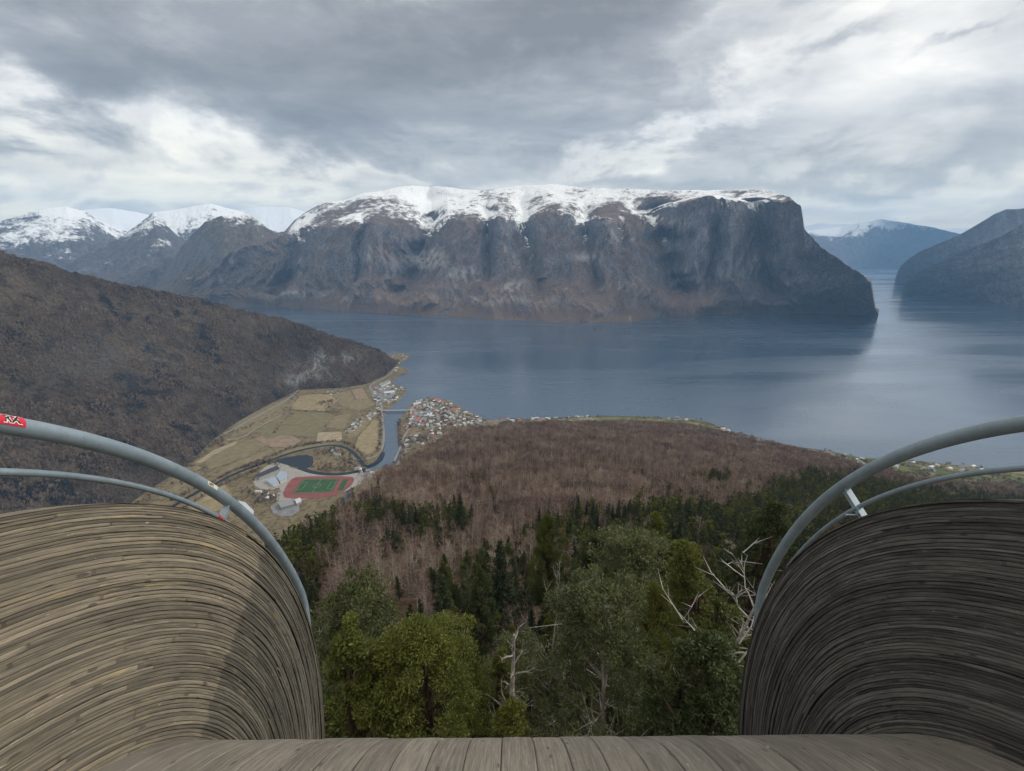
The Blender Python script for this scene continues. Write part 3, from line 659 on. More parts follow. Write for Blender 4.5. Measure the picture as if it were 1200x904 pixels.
def side_wall(sgn, X0, mat, seed):
    r_ = np.random.default_rng(seed)
    rad_ = RF - .10; V = []; F = []; UV = []; B = []; RL = []; DM = []; base = 0
    while rad_ < RT_ - .004:
        h = float(r_.uniform(.010, .026)); h = min(h, RT_ - rad_)
        if RT_ - rad_ - h < .008: h = RT_ - rad_
        P, N, s = arc_path(rad_)
        # boards butt-jointed along the layer
        cuts = []; c = -r_.uniform(0, 2.5)
        while c < s[-1] + 3: cuts.append(c); c += r_.uniform(1.4, 3.4)
        ci = np.searchsorted(cuts, s) - 1
        offs = np.clip(r_.normal(.0, .0030, len(cuts) + 1), -.008, .008); rnds = r_.uniform(0, 1, len(cuts) + 1)
        o = offs[ci] + .0035 * perlin(s * 2.1 + rad_ * 40, s * 0 + rad_ * 91) + .0016 * perlin(s * 11 + rad_ * 40, s * 0 + rad_ * 57)
        g = .004 + .003 * r_.random()
        prof = [(0, -g), (.12, -.0005), (.5, 0.), (.86, -.0008), (1., -g)]
        n = len(P)
        for fr, dx in prof:
            rr = fr * h + .0022 * perlin(s * 3.1 + 7, s * 0 + rad_ * 7) + .0012 * perlin(s * 9 + 7, s * 0 + rad_ * 23); rr = np.broadcast_to(rr, (n,)); pts = P + N * rr[:, None]; x = X0 - sgn * 0 - (o + dx) * sgn
            # sgn=+1: wall at right facing -X ; offset pushes towards the walkway
            V.append(np.c_[x, pts[:, 0], pts[:, 1]]); UV.append(np.c_[s, np.full(n, rad_ + rr)]); B.append(rnds[ci]); RL.append(np.full(n, 1. if 0 < fr < 1 else 0.))
            # edge of the painted shade, a slanting line across the bend
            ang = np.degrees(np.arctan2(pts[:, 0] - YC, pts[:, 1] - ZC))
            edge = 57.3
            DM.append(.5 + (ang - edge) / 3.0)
        k = len(prof)
        i = np.arange(k - 1)[:, None] * n + np.arange(n - 1)[None]; i = i.ravel() + base
        F.append(np.stack([i, i + 1, i + n + 1, i + n], 1)); base += k * n
        rad_ += h
    # outer face and cap
    P, N, s = arc_path(RT_); n = len(P); Pi, _, _ = arc_path(RF - .10)
    th = .07 * sgn
    for (pp, x) in ((P, X0 - .004 * sgn), (P, X0 + th), (Pi, X0 + th), (Pi, X0 - .004 * sgn)):
        V.append(np.c_[np.full(n, x), pp[:, 0], pp[:, 1] - (0.0 if pp is P else 0)]); UV.append(np.c_[s, x + np.zeros(n)]); B.append(np.full(n, .4)); RL.append(np.ones(n)); DM.append(np.full(n, .0))
    for q in range(3):
        i = np.arange(n - 1) + base + q * n; F.append(np.stack([i, i + 1, i + n + 1, i + n], 1))
    me = mesh_np('side_wall', np.concatenate(V), F, [mat], smooth=False, attrs={'board': np.concatenate(B), 'relief': np.concatenate(RL), 'painted_shade': np.clip(np.concatenate(DM), 0, 1)}, uv=np.concatenate(UV))
    return put('side_wall', me, root)
side_wall(-1, WLx, m_lamL, 3)['label'] = 'sand brown weathered side wall with grey painted shade on the outer bend'
side_wall(1, WRx, m_lamR, 5)['label'] = 'dark side wall with shade in its colour'
# deck boards
def deck():
    r_ = np.random.default_rng(21); V = []; F = []; UV = []; B = []; RL = []; base = 0
    x = WLx - .05; xe = WRx + .05
    while x < xe:
        w = float(r_.uniform(.15, .17)); P, N, s = arc_path(RF, n=260); n = len(P)
        dz = r_.normal(0, .0015); rn = r_.random(); gap = .0012 + (.005 if abs(x - .2) < .07 else 0)
        prof = [(gap * .5, -.03), (gap * .5 + .0005, -.006), (gap * .5 + .004, -.0012), (gap * .5 + .007, 0), (w * .5, .0012), (w - gap * .5 - .007, 0), (w - gap * .5 - .004, -.0012), (w - gap * .5 - .0005, -.006), (w - gap * .5, -.03)]
        for dx, dr in prof:
            wob = .0012 * perlin(s * 1.3 + x * 9, s * 0 + x * 5)
            pts = P + N * (dr + dz + wob)[:, None]
            V.append(np.c_[np.full(n, x + dx), pts[:, 0], pts[:, 1]]); UV.append(np.c_[s, np.full(n, x + dx) * 1.]); B.append(np.full(n, rn)); RL.append(np.full(n, 1. if dr > -.004 else (.12 if dr > -.01 else 0)))
        k = len(prof); i = np.arange(k - 1)[:, None] * n + np.arange(n - 1)[None]; i = i.ravel() + base
        F.append(np.stack([i, i + n, i + n + 1, i + 1], 1)); base += k * n; x += w
    # sub-deck
    P, N, s = arc_path(RF - .028); n = len(P)
    for x_ in (WLx, WRx):
        V.append(np.c_[np.full(n, x_), P[:, 0], P[:, 1]]); UV.append(np.c_[s, np.full(n, x_)]); B.append(np.zeros(n)); RL.append(np.zeros(n))
    i = np.arange(n - 1) + base; F.append(np.stack([i, i + n, i + n + 1, i + 1], 1))
    put('deck', mesh_np('deck', np.concatenate(V), F, [m_deck], attrs={'board': np.concatenate(B) * .6 + .2, 'relief': np.concatenate(RL)}, uv=np.concatenate(UV)), root)
deck()
# handrails
t = NT('galvanised_steel'); ob = t.obj(); n1 = t.noise(ob, 9, 6, .65); n2 = t.noise(ob, 60, 4, .6); n3 = t.noise(ob, 2.2, 5, .6)
c = t.mix(t.mapr(n1, .35, .65), (.235, .30, .34), (.31, .375, .415)); c = t.mix(t.math('MULTIPLY', t.mapr(n3, .5, .68), .5), c, (.20, .25, .27)); c = t.mix(t.math('MULTIPLY', t.mapr(n2, .62, .70), .6), c, (.12, .13, .13))
t.set(color=c, rough=t.mapr(n1, .3, .7, .42, .6), metal=.35, spec=.5); t.bump(n2, .25, .002); m_steel = t.m
m_redp = plain('red_paint', (.42, .06, .07), .6, .3, 60.); 
def unproj(px, py, X):
    d = ray(px, py); c, s = math.cos(YAW), math.sin(YAW); d = np.array([c * d[0] + s * d[1], -s * d[0] + c * d[1], d[2]]); t_ = X / d[0]; return t_ * d[1], t_ * d[2]
def circfit(p):
    A = np.c_[2 * p, np.ones(len(p))]; s, *_ = np.linalg.lstsq(A, (p**2).sum(1), rcond=None); return s[0], s[1], math.sqrt(s[2] + s[0]**2 + s[1]**2)
def rail_curve(px_list, X, y_start, end_ang, n=90):
    yc, zc, R = circfit(np.array([unproj(*p, X) for p in px_list]))
    a0 = math.asin(max(-1, min(1, (y_start - yc) / R)))
    an = np.linspace(a0, end_ang, n)
    return np.c_[np.full(n, X), yc + R * np.sin(an), zc + R * np.cos(an)], (yc, zc, R)
RL_ = [(5, 501), (50, 506), (100, 516), (150, 528), (200, 548), (250, 575), (300, 617), (330, 655), (350, 690), (366, 730)]
RR_ = [(1195, 498), (1150, 506), (1100, 518), (1050, 536), (1000, 561), (950, 600), (920, 640), (895, 690), (878, 745)]
TL = [(0, 553), (50, 555), (100, 560), (150, 569), (200, 582), (250, 602), (284, 627)]
TR_ = [(1198, 549), (1150, 553), (1100, 562), (1050, 577), (1005, 595), (978, 610), (955, 630)]
XL, XR = WLx - .115, WRx + .115
def handrail(X, pts, tpts, plate_px, lab, rr):
    C, g = rail_curve(pts, X, 0.0, rad(92)); 
    C, g = rail_curve(pts, X, 0.0, rad(96))
    th_ = np.degrees(np.arctan2(C[:, 1] - YC, C[:, 2] - ZC)); k_ = th_ < 97; C = C[k_]; th_ = th_[k_]      # below the bend the tube tucks in behind the timber
    rr_ = np.hypot(C[:, 1] - YC, C[:, 2] - ZC); w_ = np.clip((th_ - 76) / 20, 0, 1); w_ = w_ * w_ * (3 - 2 * w_); rr_ = rr_ * (1 - w_) + (RT_ - .03) * w_
    C[:, 1] = YC + rr_ * np.sin(np.radians(th_)); C[:, 2] = ZC + rr_ * np.cos(np.radians(th_))
    ext = np.array([[X, YC + rr_[-1] * math.sin(rad(q)), ZC + rr_[-1] * math.cos(rad(q))] for q in np.linspace(th_[-1] + 1.5, 126, 24)])
    back = np.array([[X, y, C[0, 2]] for y in np.linspace(-2.6, -.15, 8)])
    full = np.concatenate([back, C, ext])
    m = MB(); m.tube(full, rr, 20)
    h = put('handrail', m.mesh('handrail', [m_steel], smooth=True), root); h['label'] = lab
    T, g2 = rail_curve(tpts, X, 0.0, rad(74), 60)
    bk = np.array([[X, y, T[0, 2]] for y in np.linspace(-2.6, -.15, 8)])
    m = MB(); m.tube(np.concatenate([bk, T]), .0145, 12)
    put('lower_rail', m.mesh('lower_rail', [m_steel], smooth=True), root)
    # weld seam collars on the tube
    return h, full, T, g, g2
def nearest(path, px, py):
    c, s = math.cos(YAW), math.sin(YAW)
    x = path[:, 0] * c - path[:, 1] * s; y = path[:, 0] * s + path[:, 1] * c
    u, v, _ = project(x, y, path[:, 2] + EYE); return int(np.argmin((u - px)**2 + (v - py)**2))
hl, pL, tL, gL, g2L = handrail(XL, RL_, TL, (264, 590), 'grey steel handrail with two small stickers', .036)
hr, pR, tR, gR, g2R = handrail(XR, RR_, TR_, (1000, 580), 'bare grey steel handrail without stickers', .037)
def bracket(hrail, path, tpath, p_top, p_bot, X, sgn, red):
    i = nearest(path, *p_top); a = path[i, 1:]; j = nearest(tpath, *p_bot); b = tpath[j, 1:]
    d = (b - a); L = np.linalg.norm(d); d /= L; w = np.array([-d[1], d[0]])      # flat bar from the tube past the lower rail to the timber
    L2 = L + .085
    V = []
    for s_ in (.0, L2):
        for ww in (-.026, .026):
            for xx in (-.005, .005):
                q = a + d * s_ + w * ww; V.append((X + xx, q[0], q[1]))
    m = MB(); m.add(V, np.array([[0, 1, 3, 2], [4, 6, 7, 5], [0, 4, 5, 1], [2, 3, 7, 6], [0, 2, 6, 4], [1, 5, 7, 3]]))
    # stiffening flange
    V = []
    for s_ in (.0, L2):
        for ww in (-.027, -.021) :
            for xx in (-.022, .022):
                q = a + d * s_ + w * ww; V.append((X + xx, q[0], q[1]))
    m.add(V, np.array([[0, 1, 3, 2], [4, 6, 7, 5], [0, 4, 5, 1], [2, 3, 7, 6], [0, 2, 6, 4], [1, 5, 7, 3]]))
    m.tube([(X, *(b + d * .05)), (X - sgn * .10, *(b + d * .05))], .006, 8)
    if red:
        tp = tpath[max(0, j - 5):j + 1]; mm = MB(); 
        mm.tube(tpath[j - 1:j + 1] , .0175, 12)
        put('paint_mark', mm.mesh('paint_mark', [m_redp]), hrail)
    put('bracket', m.mesh('bracket', [m_steel]), hrail)
bracket(hl, pL, tL, (268, 588), (262, 611), XL, -1, True)
bracket(hr, pR, tR, (990, 568), (1003, 596), XR, 1, False)
# stickers wrapped on the left tube
def wrap(path, i0, r, u, v):
    """u metres along the tube from station i0, v metres round it from the crown line"""
    s = np.concatenate([[0], np.cumsum(np.linalg.norm(np.diff(path, axis=0), axis=1))]); q = s[i0] + u
    c_ = np.stack([np.interp(q, s, path[:, k]) for k in range(3)], -1)
    tg = np.stack([np.interp(q + .01, s, path[:, k]) - np.interp(q - .01, s, path[:, k]) for k in range(3)], -1); tg /= np.linalg.norm(tg, axis=-1)[..., None]
    side = np.array([1., 0, 0]); up = np.cross(side, tg); up /= np.linalg.norm(up, axis=-1)[..., None]
    an = v / r
    return c_ + r * (np.cos(an)[..., None] * side + np.sin(an)[..., None] * up)
def patch(path, i0, r, u0, u1, v0, v1, mat, name, par, ragged=0.):
    nu, nv = 24, 10; U, Vv = np.meshgrid(np.linspace(u0, u1, nu), np.linspace(v0, v1, nv), indexing='ij')
    if ragged: 
        e = ragged * perlin(U * 90, Vv * 0 + 3); cen = (v0 + v1) / 2; Vv = cen + (Vv - cen) * (1 + e / (v1 - v0))
    return put(name, mesh_np(name, wrap(path, i0, r, U, Vv).reshape(-1, 3), grid_faces(nu, nv), [mat], smooth=True), par)
def text_on(path, i0, r, txt, size, u0, v0, mat, par, bold=0., shear=0., name='lettering'):
    cu = bpy.data.curves.new('letters', 'FONT'); cu.body = txt; cu.size = size; cu.offset = bold; cu.shear = shear; cu.resolution_u = 3
    ob_ = bpy.data.objects.new('letters', cu); COL.objects.link(ob_); bpy.context.view_layer.update()
    me = bpy.data.meshes.new_from_object(ob_.evaluated_get(bpy.context.evaluated_depsgraph_get()))
    bpy.data.objects.remove(ob_)
    n = len(me.vertices); co_ = np.empty(n * 3); me.vertices.foreach_get('co', co_); co_ = co_.reshape(-1, 3)
    w = wrap(path, i0, r, u0 + co_[:, 0], v0 + co_[:, 1]); me.vertices.foreach_set('co', w.astype(np.float32).ravel()); me.update()
    me.materials.clear(); me.materials.append(mat)
    return put(name, me, par)
m_sred = plain('sticker_red', (.62, .035, .06), .35); m_swhite = plain('sticker_white', (.8, .8, .76), .4); m_sblack = plain('sticker_black', (.012, .012, .014), .4)
m_scream = plain('sticker_cream', (.62, .66, .50), .5, .15, 90.); m_sink = plain('sticker_ink', (.07, .10, .09), .5); m_sblue = plain('sticker_blue', (.10, .28, .45), .5)
i0 = nearest(pL, 0, 495)
st = patch(pL, i0, .0375, -.20, .028, -.004, .052, m_sred, 'sticker', hl); st['label'] = 'red sticker with RX in black on white'
text_on(pL, i0, .0380, 'RX', .046, -.053, .008, m_swhite, st, bold=.0045)
text_on(pL, i0, .0385, 'RX', .046, -.053, .008, m_sblack, st, bold=.0012)
i1 = nearest(pL, 245, 550 + 8)
s2 = patch(pL, i1, .0375, -.050, .062, -.004, .026, m_scream, 'sticker', hl, ragged=.016); s2['label'] = 'small cream sticker with worn dark lettering'
text_on(pL, i1, .0380, '6899', .026, -.036, .003, m_sink, s2, bold=.0006)
patch(pL, i1, .0381, -.020, -.004, .008, .018, m_sred, 'red_patch', s2)

for hh_, path, r_, q in ((hl, pL, .036, (343, 668)), (hr, pR, .037, (908, 655))):
    i = nearest(path, *q); m = MB(); m.tube(path[i:i + 2], [r_ + .0012, r_ + .0012], 20, cap=False); put('weld_seam', m.mesh('weld_seam', [m_steel], smooth=True), hh_)
# ================================================================== VEGETATION
def leaf_mat(name, cols, rough=.6, spec=.25, trans=.25):
    t = NT(name); v = t.attr('tone'); oi = t.n('ShaderNodeObjectInfo').outputs['Random']
    f = t.math('ADD', t.math('MULTIPLY', v, .75), t.math('MULTIPLY', oi, .25))
    c = t.ramp(f, cols); t.set(color=c, rough=rough, spec=spec)
    tr = t.n('ShaderNodeBsdfTranslucent', ins={0: c}); mx = t.n('ShaderNodeMixShader', ins={0: trans, 1: t.b.outputs[0], 2: tr.outputs[0]}); t.link(mx.outputs[0], t.out.inputs[0])
    return t.m
m_pine = leaf_mat('olive_pine_needles', [(0, (.040, .050, .013)), (.45, (.092, .106, .024)), (.8, (.15, .165, .032)), (1, (.22, .215, .045))])
m_dpine = leaf_mat('dark_pine_needles', [(0, (.022, .030, .013)), (.5, (.048, .064, .024)), (1, (.098, .115, .040))])
m_spruce = leaf_mat('spruce_needles', [(0, (.013, .022, .011)), (.5, (.029, .044, .019)), (1, (.062, .082, .032))])
m_mossy = leaf_mat('grey_green_needles', [(0, (.058, .070, .026)), (.5, (.115, .13, .052)), (1, (.19, .20, .085))])
m_bark = plain('pine_bark', (.085, .055, .038), .95, .35, 6.); m_deadwood = plain('bleached_dead_wood', (.33, .31, .285), .85, .35, 9.); m_greyb = plain('grey_branch', (.25, .23, .20), .9, .3, 6.)
m_snag = plain('weathered_snag_wood', (.23, .21, .19), .9, .55, 5.)
m_birch = plain('pale_birch_bark', (.40, .365, .33), .9, .4, 3.); m_dbark = plain('dark_bark', (.035, .028, .024), .95, .3, 6.)
def twig_mat(name, cols):
    t = NT(name); v = t.attr('tone'); oi = t.n('ShaderNodeObjectInfo').outputs['Random']
    pz = t.noise(t.n('ShaderNodeNewGeometry').outputs['Position'], .022, 4, .6); f = t.math('ADD', t.math('ADD', t.math('MULTIPLY', v, .22), t.math('MULTIPLY', oi, .58)), t.mapr(pz, .35, .65, -.15, .42)); t.set(color=t.ramp(f, cols), rough=.9, spec=.1); return t.m
m_twig = twig_mat('purple_brown_twigs', [(0, (.075, .052, .048)), (.3, (.135, .090, .080)), (.55, (.195, .135, .115)), (.8, (.25, .19, .15)), (1, (.36, .30, .24))])

def unit(v): return v / (np.linalg.norm(v, axis=-1, keepdims=True) + 1e-9)
def branchy(r_, h, lean=.04, nb=26, z0=.35, spread=1., up=.5, sub=7, twig=7, tw=.012, tl=.5, rr=.09, L0=None, wig=.03):
    """trunk and limbs (tubes) and fine twigs (ribbons). Returns (trunk MB, twig verts, faces, tone)"""
    m = MB(); q = np.linspace(0, 1, 9); bend = r_.normal(0, lean, 2) * h
    tp = np.c_[bend[0] * q**2 + .1 * np.sin(q * 5 + r_.random() * 6), bend[1] * q**2 + .1 * np.cos(q * 4 + r_.random() * 6), h * q]
    m.tube(tp, rr * (1 - .85 * q), 6)
    TV = []; TN = []; ends = []
    for i in range(nb):
        f = z0 + (1 - z0) * (i + r_.random()) / nb; f = min(f, .98)
        o = np.array([np.interp(f, q, tp[:, k]) for k in range(3)])
        az = r_.uniform(0, 2 * PI); L = (h * .30 * spread) * (1 - f * .62) * r_.uniform(.6, 1.2) if L0 is None else L0(f) * r_.uniform(.65, 1.2)
        d = unit(np.array([math.cos(az), math.sin(az), up + .5 * f + r_.normal(0, .15)])); s = np.linspace(0, 1, 5 if wig < .05 else 10)
        cur = o + d * L * s[:, None] + np.array([0, 0, 1]) * (L * .18 * s**2 * r_.uniform(-.5, 1.3))[:, None] + (r_.normal(0, .03 * L, (5, 3)) if wig < .05 else np.cumsum(r_.normal(0, wig * L * .35, (10, 3)), 0)) * s[:, None]
        m.tube(cur, rr * .36 * (1 - f * .6) * (1 - .8 * s), 4, cap=False)
        for j in range(sub):
            g = r_.uniform(.25, 1); p = np.array([np.interp(g, s, cur[:, k]) for k in range(3)])
            d2 = unit(d + r_.normal(0, .6, 3) + np.array([0, 0, .25])); L2 = L * .42 * r_.uniform(.5, 1.2)
            e = p + d2 * L2 + np.array([0, 0, .08 * L2])
            TV.append((p, e, tw * 1.8)); ends.append((p, e, f))
            for k in range(twig):
                g2 = r_.uniform(.2, 1); p2 = p + (e - p) * g2; d3 = unit(d2 + r_.normal(0, .75, 3)); e2 = p2 + d3 * tl * r_.uniform(.5, 1.25)
                TV.append((p2, e2, tw)); ends.append((p2, e2, f))
    P = np.array([a[0] for a in TV]); E = np.array([a[1] for a in TV]); W = np.array([a[2] for a in TV])
    side = unit(np.cross(E - P, r_.normal(0, 1, P.shape))) * W[:, None]
    v = np.stack([P - side, P + side, E + side * .25, E - side * .25], 1).reshape(-1, 3); n = len(P)
    f = np.arange(n * 4).reshape(-1, 4); tone = np.repeat(r_.uniform(0, 1, n), 4)
    return m, v, f, tone, np.array([a[1] for a in ends]), TV
def needles(r_, centers, radii, n_per, size, flat=.6, tone_c=None, elong=2.2, updir=.3):
    """many needle tufts round clump centres"""
    nC = len(centers); idx = np.repeat(np.arange(nC), n_per); n = len(idx)
    d = unit(r_.normal(0, 1, (n, 3))); rad_ = r_.uniform(.25, 1, n)**.55
    off = d * rad_[:, None] * radii[idx][:, None] * np.array([1, 1, flat]); c = centers[idx] + off
    ax = unit(d + r_.normal(0, .6, (n, 3)) + np.array([0, 0, updir])); side = unit(np.cross(ax, r_.normal(0, 1, (n, 3))))
    s = size * r_.uniform(.6, 1.3, n)
    a = ax * s[:, None] * elong * .5; b = side * s[:, None] * .5
    v = np.stack([c - a, c + b * .9, c + a, c - b * .9], 1).reshape(-1, 3)
    tone = (tone_c[idx] if tone_c is not None else r_.uniform(0, 1, n) * .6) * .75 + r_.uniform(0, .25, n)
    return v, np.arange(n * 4).reshape(-1, 4), np.repeat(np.clip(tone, 0, 1), 4)
def fmesh(name, v, f, tone, mat):
    return mesh_np(name, v, f, [mat], attrs={'tone': tone})
def pine(seed, h=9., R=3.2, nclump=130, nper=260, size=.07, mat=m_pine, crown0=.25, bark=m_bark, bare=0., cone=0.):
    """broad old pine: forking limbs, needle clumps only on the outer shell"""
    r_ = np.random.default_rng(seed); m = MB(); q = np.linspace(0, 1, 8); bend = r_.normal(0, .05, 2) * h
    tp = np.c_[bend[0] * q**2, bend[1] * q**2, h * .92 * q]; m.tube(tp, .17 * (h / 9) * (1 - .8 * q), 8)
    C = []; 
    lob = r_.uniform(0, 2 * PI, 3)
    while len(C) < nclump:
        f = r_.uniform(crown0, 1); az = r_.uniform(0, 2 * PI)
        prof = R * (1 - ((f - crown0) / (1 - crown0))**2.2)**.6 * (.55 + .45 * min(1, (f - crown0) / .22))
        prof = prof * (1 - cone) + cone * R * ((1 - f) / (1 - crown0))**.75 * min(1, .4 + (f - crown0) / .15)
        prof *= .72 + .28 * math.sin(az * 3 + lob[0] + f * 4) + .15 * math.sin(az * 5 + lob[1] - f * 7)
        rr = prof * r_.uniform(.45, 1.05)**.6
        C.append((math.cos(az) * rr + bend[0] * f * f, math.sin(az) * rr + bend[1] * f * f, h * f + r_.normal(0, .15), f, az))
    C = np.array(C); rad_ = r_.uniform(.32, .62, nclump) * (R / 3.2) * (1.1 - .3 * C[:, 3])
    for c in C[r_.permutation(nclump)[:int(nclump * .55)]]:
        f0 = max(.12, c[3] - r_.uniform(.1, .3)); o = np.array([np.interp(f0, q, tp[:, k]) for k in range(3)]); s = np.linspace(0, 1, 6)
        e = c[:3]; mid = (o + e) / 2 + r_.normal(0, .25, 3) - np.array([0, 0, .15])
        cur = (1 - s)[:, None]**2 * o + 2 * (s * (1 - s))[:, None] * mid + s[:, None]**2 * e + r_.normal(0, .05, (6, 3)) * (s * (1 - s))[:, None] * 4
        m.tube(cur, .05 * (h / 9) * (1 - .82 * s) + .004, 5, cap=False)
    tone = np.clip(.25 + .5 * C[:, 3] + r_.normal(0, .16, nclump), 0, 1)
    v, f, tn = needles(r_, C[:, :3], rad_, nper, size, tone_c=tone)
    tr = m.mesh('trunk', [bark]); cr = fmesh('crown', v, f, tn, mat)
    return dict(trunk=tr, crown=cr, h=h)
def half_dead(seed, h=8., R=3., mat=m_mossy, nclump=70, nper=150, bmat=m_greyb, size=.06, leaf=True, tw=.011, **kw):
    r_ = np.random.default_rng(seed)
    m, v, f, tn, ends, TV = branchy(r_, h, kw.get('lean', .05), kw.get('nb', 34), kw.get('z0', .25), 1., kw.get('up', .25), kw.get('sub', 7), kw.get('twig', 4), tw, kw.get('tl', .45), kw.get('rr', .15), wig=kw.get('wig', .03), L0=lambda q: R * (1 - q**2 * .75))
    base = m.mesh('trunk', [bmat]); out = dict(trunk=base, crown=mesh_np('crown', v, f, [bmat], attrs={'tone': tn}), h=h)
    if leaf:
        pick = ends[r_.permutation(len(ends))[:nclump]]; v2, f2, t2 = needles(r_, pick, r_.uniform(.22, .5, nclump), nper, size, tone_c=r_.uniform(.1, .9, nclump)); out['crown'] = mesh_np('crown', np.concatenate([v, v2]), [f, f2 + len(v)], [bmat, mat], [0] * len(f) + [1] * len(f2), attrs={'tone': np.concatenate([tn, t2])})
    return out
def spruce(seed, h=12., R=2.4, tiers=26, nper=7, size=.10, mat=m_spruce, dens=46, loose=0.):
    r_ = np.random.default_rng(seed); m = MB(); m.tube([(0, 0, 0), (0.05, 0, h * .5), (0, .03, h)], np.array([.16, .09, .02]) * h / 12, 7)
    P = []; T = []
    for i in range(tiers):
        f = .08 + .92 * (i / tiers)**.95; Rr = R * (1 - f)**.85 + .12
        nb = nper + (2 if f < .6 else 0)
        for k in range(nb):
            az = r_.uniform(0, 2 * PI); L = Rr * r_.uniform(.65, 1.12); droop = -.25 * L * (1 - f) + .1 * f * L
            s = np.linspace(.15, 1, 5); n = max(4, int(dens * (L / R)))
            o = np.array([0, 0, h * f + r_.normal(0, .1)]); d = np.array([math.cos(az), math.sin(az), 0])
            if k % 2 == 0: m.tube(o + d * L * s[:, None] + np.array([0, 0, 1.]) * (droop * s**1.5)[:, None], .03 * (1 - .8 * s), 4, cap=False)
            u = r_.uniform(.12, 1, n); w = r_.normal(0, .13 * L + .05, n) * (1.15 - u); sd_ = np.array([-d[1], d[0], 0])
            p = o + d * (L * u)[:, None] + sd_ * w[:, None] + np.array([0, 0, 1.]) * (droop * u**1.5 - np.abs(w) * .25 + r_.normal(0, .07, n))[:, None]
            P.append(p); T.append(np.full(n, np.clip(.25 + .35 * f + r_.normal(0, .2), 0, 1)) + .15 * u)
    P = np.concatenate(P); T = np.clip(np.concatenate(T), 0, 1); n = len(P)
    ax = unit(P * np.array([1, 1, 0]) + r_.normal(0, .35, (n, 3))) ; side = unit(np.cross(ax, np.array([0, 0, 1.]) + r_.normal(0, .5, (n, 3)))); s = size * r_.uniform(.7, 1.4, n)
    a = ax * s[:, None] * 1.1; b = side * s[:, None] * .5
    v = np.stack([P - a, P + b, P + a, P - b], 1).reshape(-1, 3)
    return dict(trunk=m.mesh('trunk', [m_bark]), crown=fmesh('crown', v, np.arange(n * 4).reshape(-1, 4), np.repeat(T, 4), mat), h=h)
def birch(seed, h=9., lod=0, bark=m_birch):
    r_ = np.random.default_rng(seed)
    if lod == 0: a = branchy(r_, h, .05, 30, .28, 1.2, .6, 7, 7, .009, .6, .11)
    elif lod == 1: a = branchy(r_, h, .05, 20, .28, 1.2, .6, 6, 6, .017, .75, .13)
    else:       # small rounded crown: a few limbs and a shell of twigs
        m, v, f, tn, e_, _ = branchy(r_, h, .03, 9, .3, 1.2, .7, 2, 1, .03, .8, .12)
        n = 330 if seed % 4 else 130; nl = 7; lc = np.c_[r_.normal(0, .95, nl), r_.normal(0, .95, nl), h * r_.uniform(.48, .80, nl)]; k = r_.integers(0, nl, n); d_ = unit(r_.normal(0, 1, (n, 3)) + np.array([0, 0, .35]))
        c_ = lc[k] + d_ * np.array([1.45, 1.45, 1.7]) * r_.uniform(.55, 1, n)[:, None]**.6; ax = unit(d_ + r_.normal(0, .5, (n, 3)) + np.array([0, 0, .4])) * r_.uniform(.3, .75, n)[:, None]; sd_ = unit(np.cross(ax, r_.normal(0, 1, (n, 3)))) * .036
        v2 = np.stack([c_ - ax - sd_, c_ - ax + sd_, c_ + ax + sd_ * .3, c_ + ax - sd_ * .3], 1).reshape(-1, 3); f = np.concatenate([f, np.arange(n * 4).reshape(-1, 4) + len(v)]); v = np.concatenate([v, v2]); tn = np.concatenate([tn, np.repeat(r_.uniform(0, 1, n), 4)])
        return dict(trunk=m.mesh('trunk', [bark]), crown=mesh_np('crown', v, f, [m_twig], attrs={'tone': tn}), h=h)
    m, v, f, tn, _, _ = a
    return dict(trunk=m.mesh('trunk', [bark]), crown=mesh_np('crown', v, f, [m_twig], attrs={'tone': tn}), h=h)

def place(name, kind, x, y, h, label, cat='tree', group=None, rz=None, z=None, zoff=0., wide=1.):
    e = bpy.data.objects.new(name, None); COL.objects.link(e)
    e.location = (x, y, float(hz(x, y)) - .15 + zoff if z is None else z); e.rotation_euler = (0, 0, random.uniform(0, 6.28) if rz is None else rz)
    s = h / kind['h']; e.scale = (s * wide, s * wide, s)
    for k in ('trunk', 'twigs', 'crown'):
        if k in kind:
            c = bpy.data.objects.new(k, kind[k]); COL.objects.link(c); c.parent = e
    e['label'] = label; e['category'] = cat
    if group: e['group'] = group
    return e
def place_top(name, kind, px, py, dist, label, **kw):
    """stand a tree at this distance with its top seen at px,py"""
    d = ray(px, py); hd = math.hypot(d[0], d[1]); x, y = d[0] / hd * dist, d[1] / hd * dist
    ztop = EYE + d[2] / hd * dist; zg = float(hz(x, y)) - .15
    return place(name, kind, x, y, ztop - zg, label, **kw), (x, y, ztop - zg)
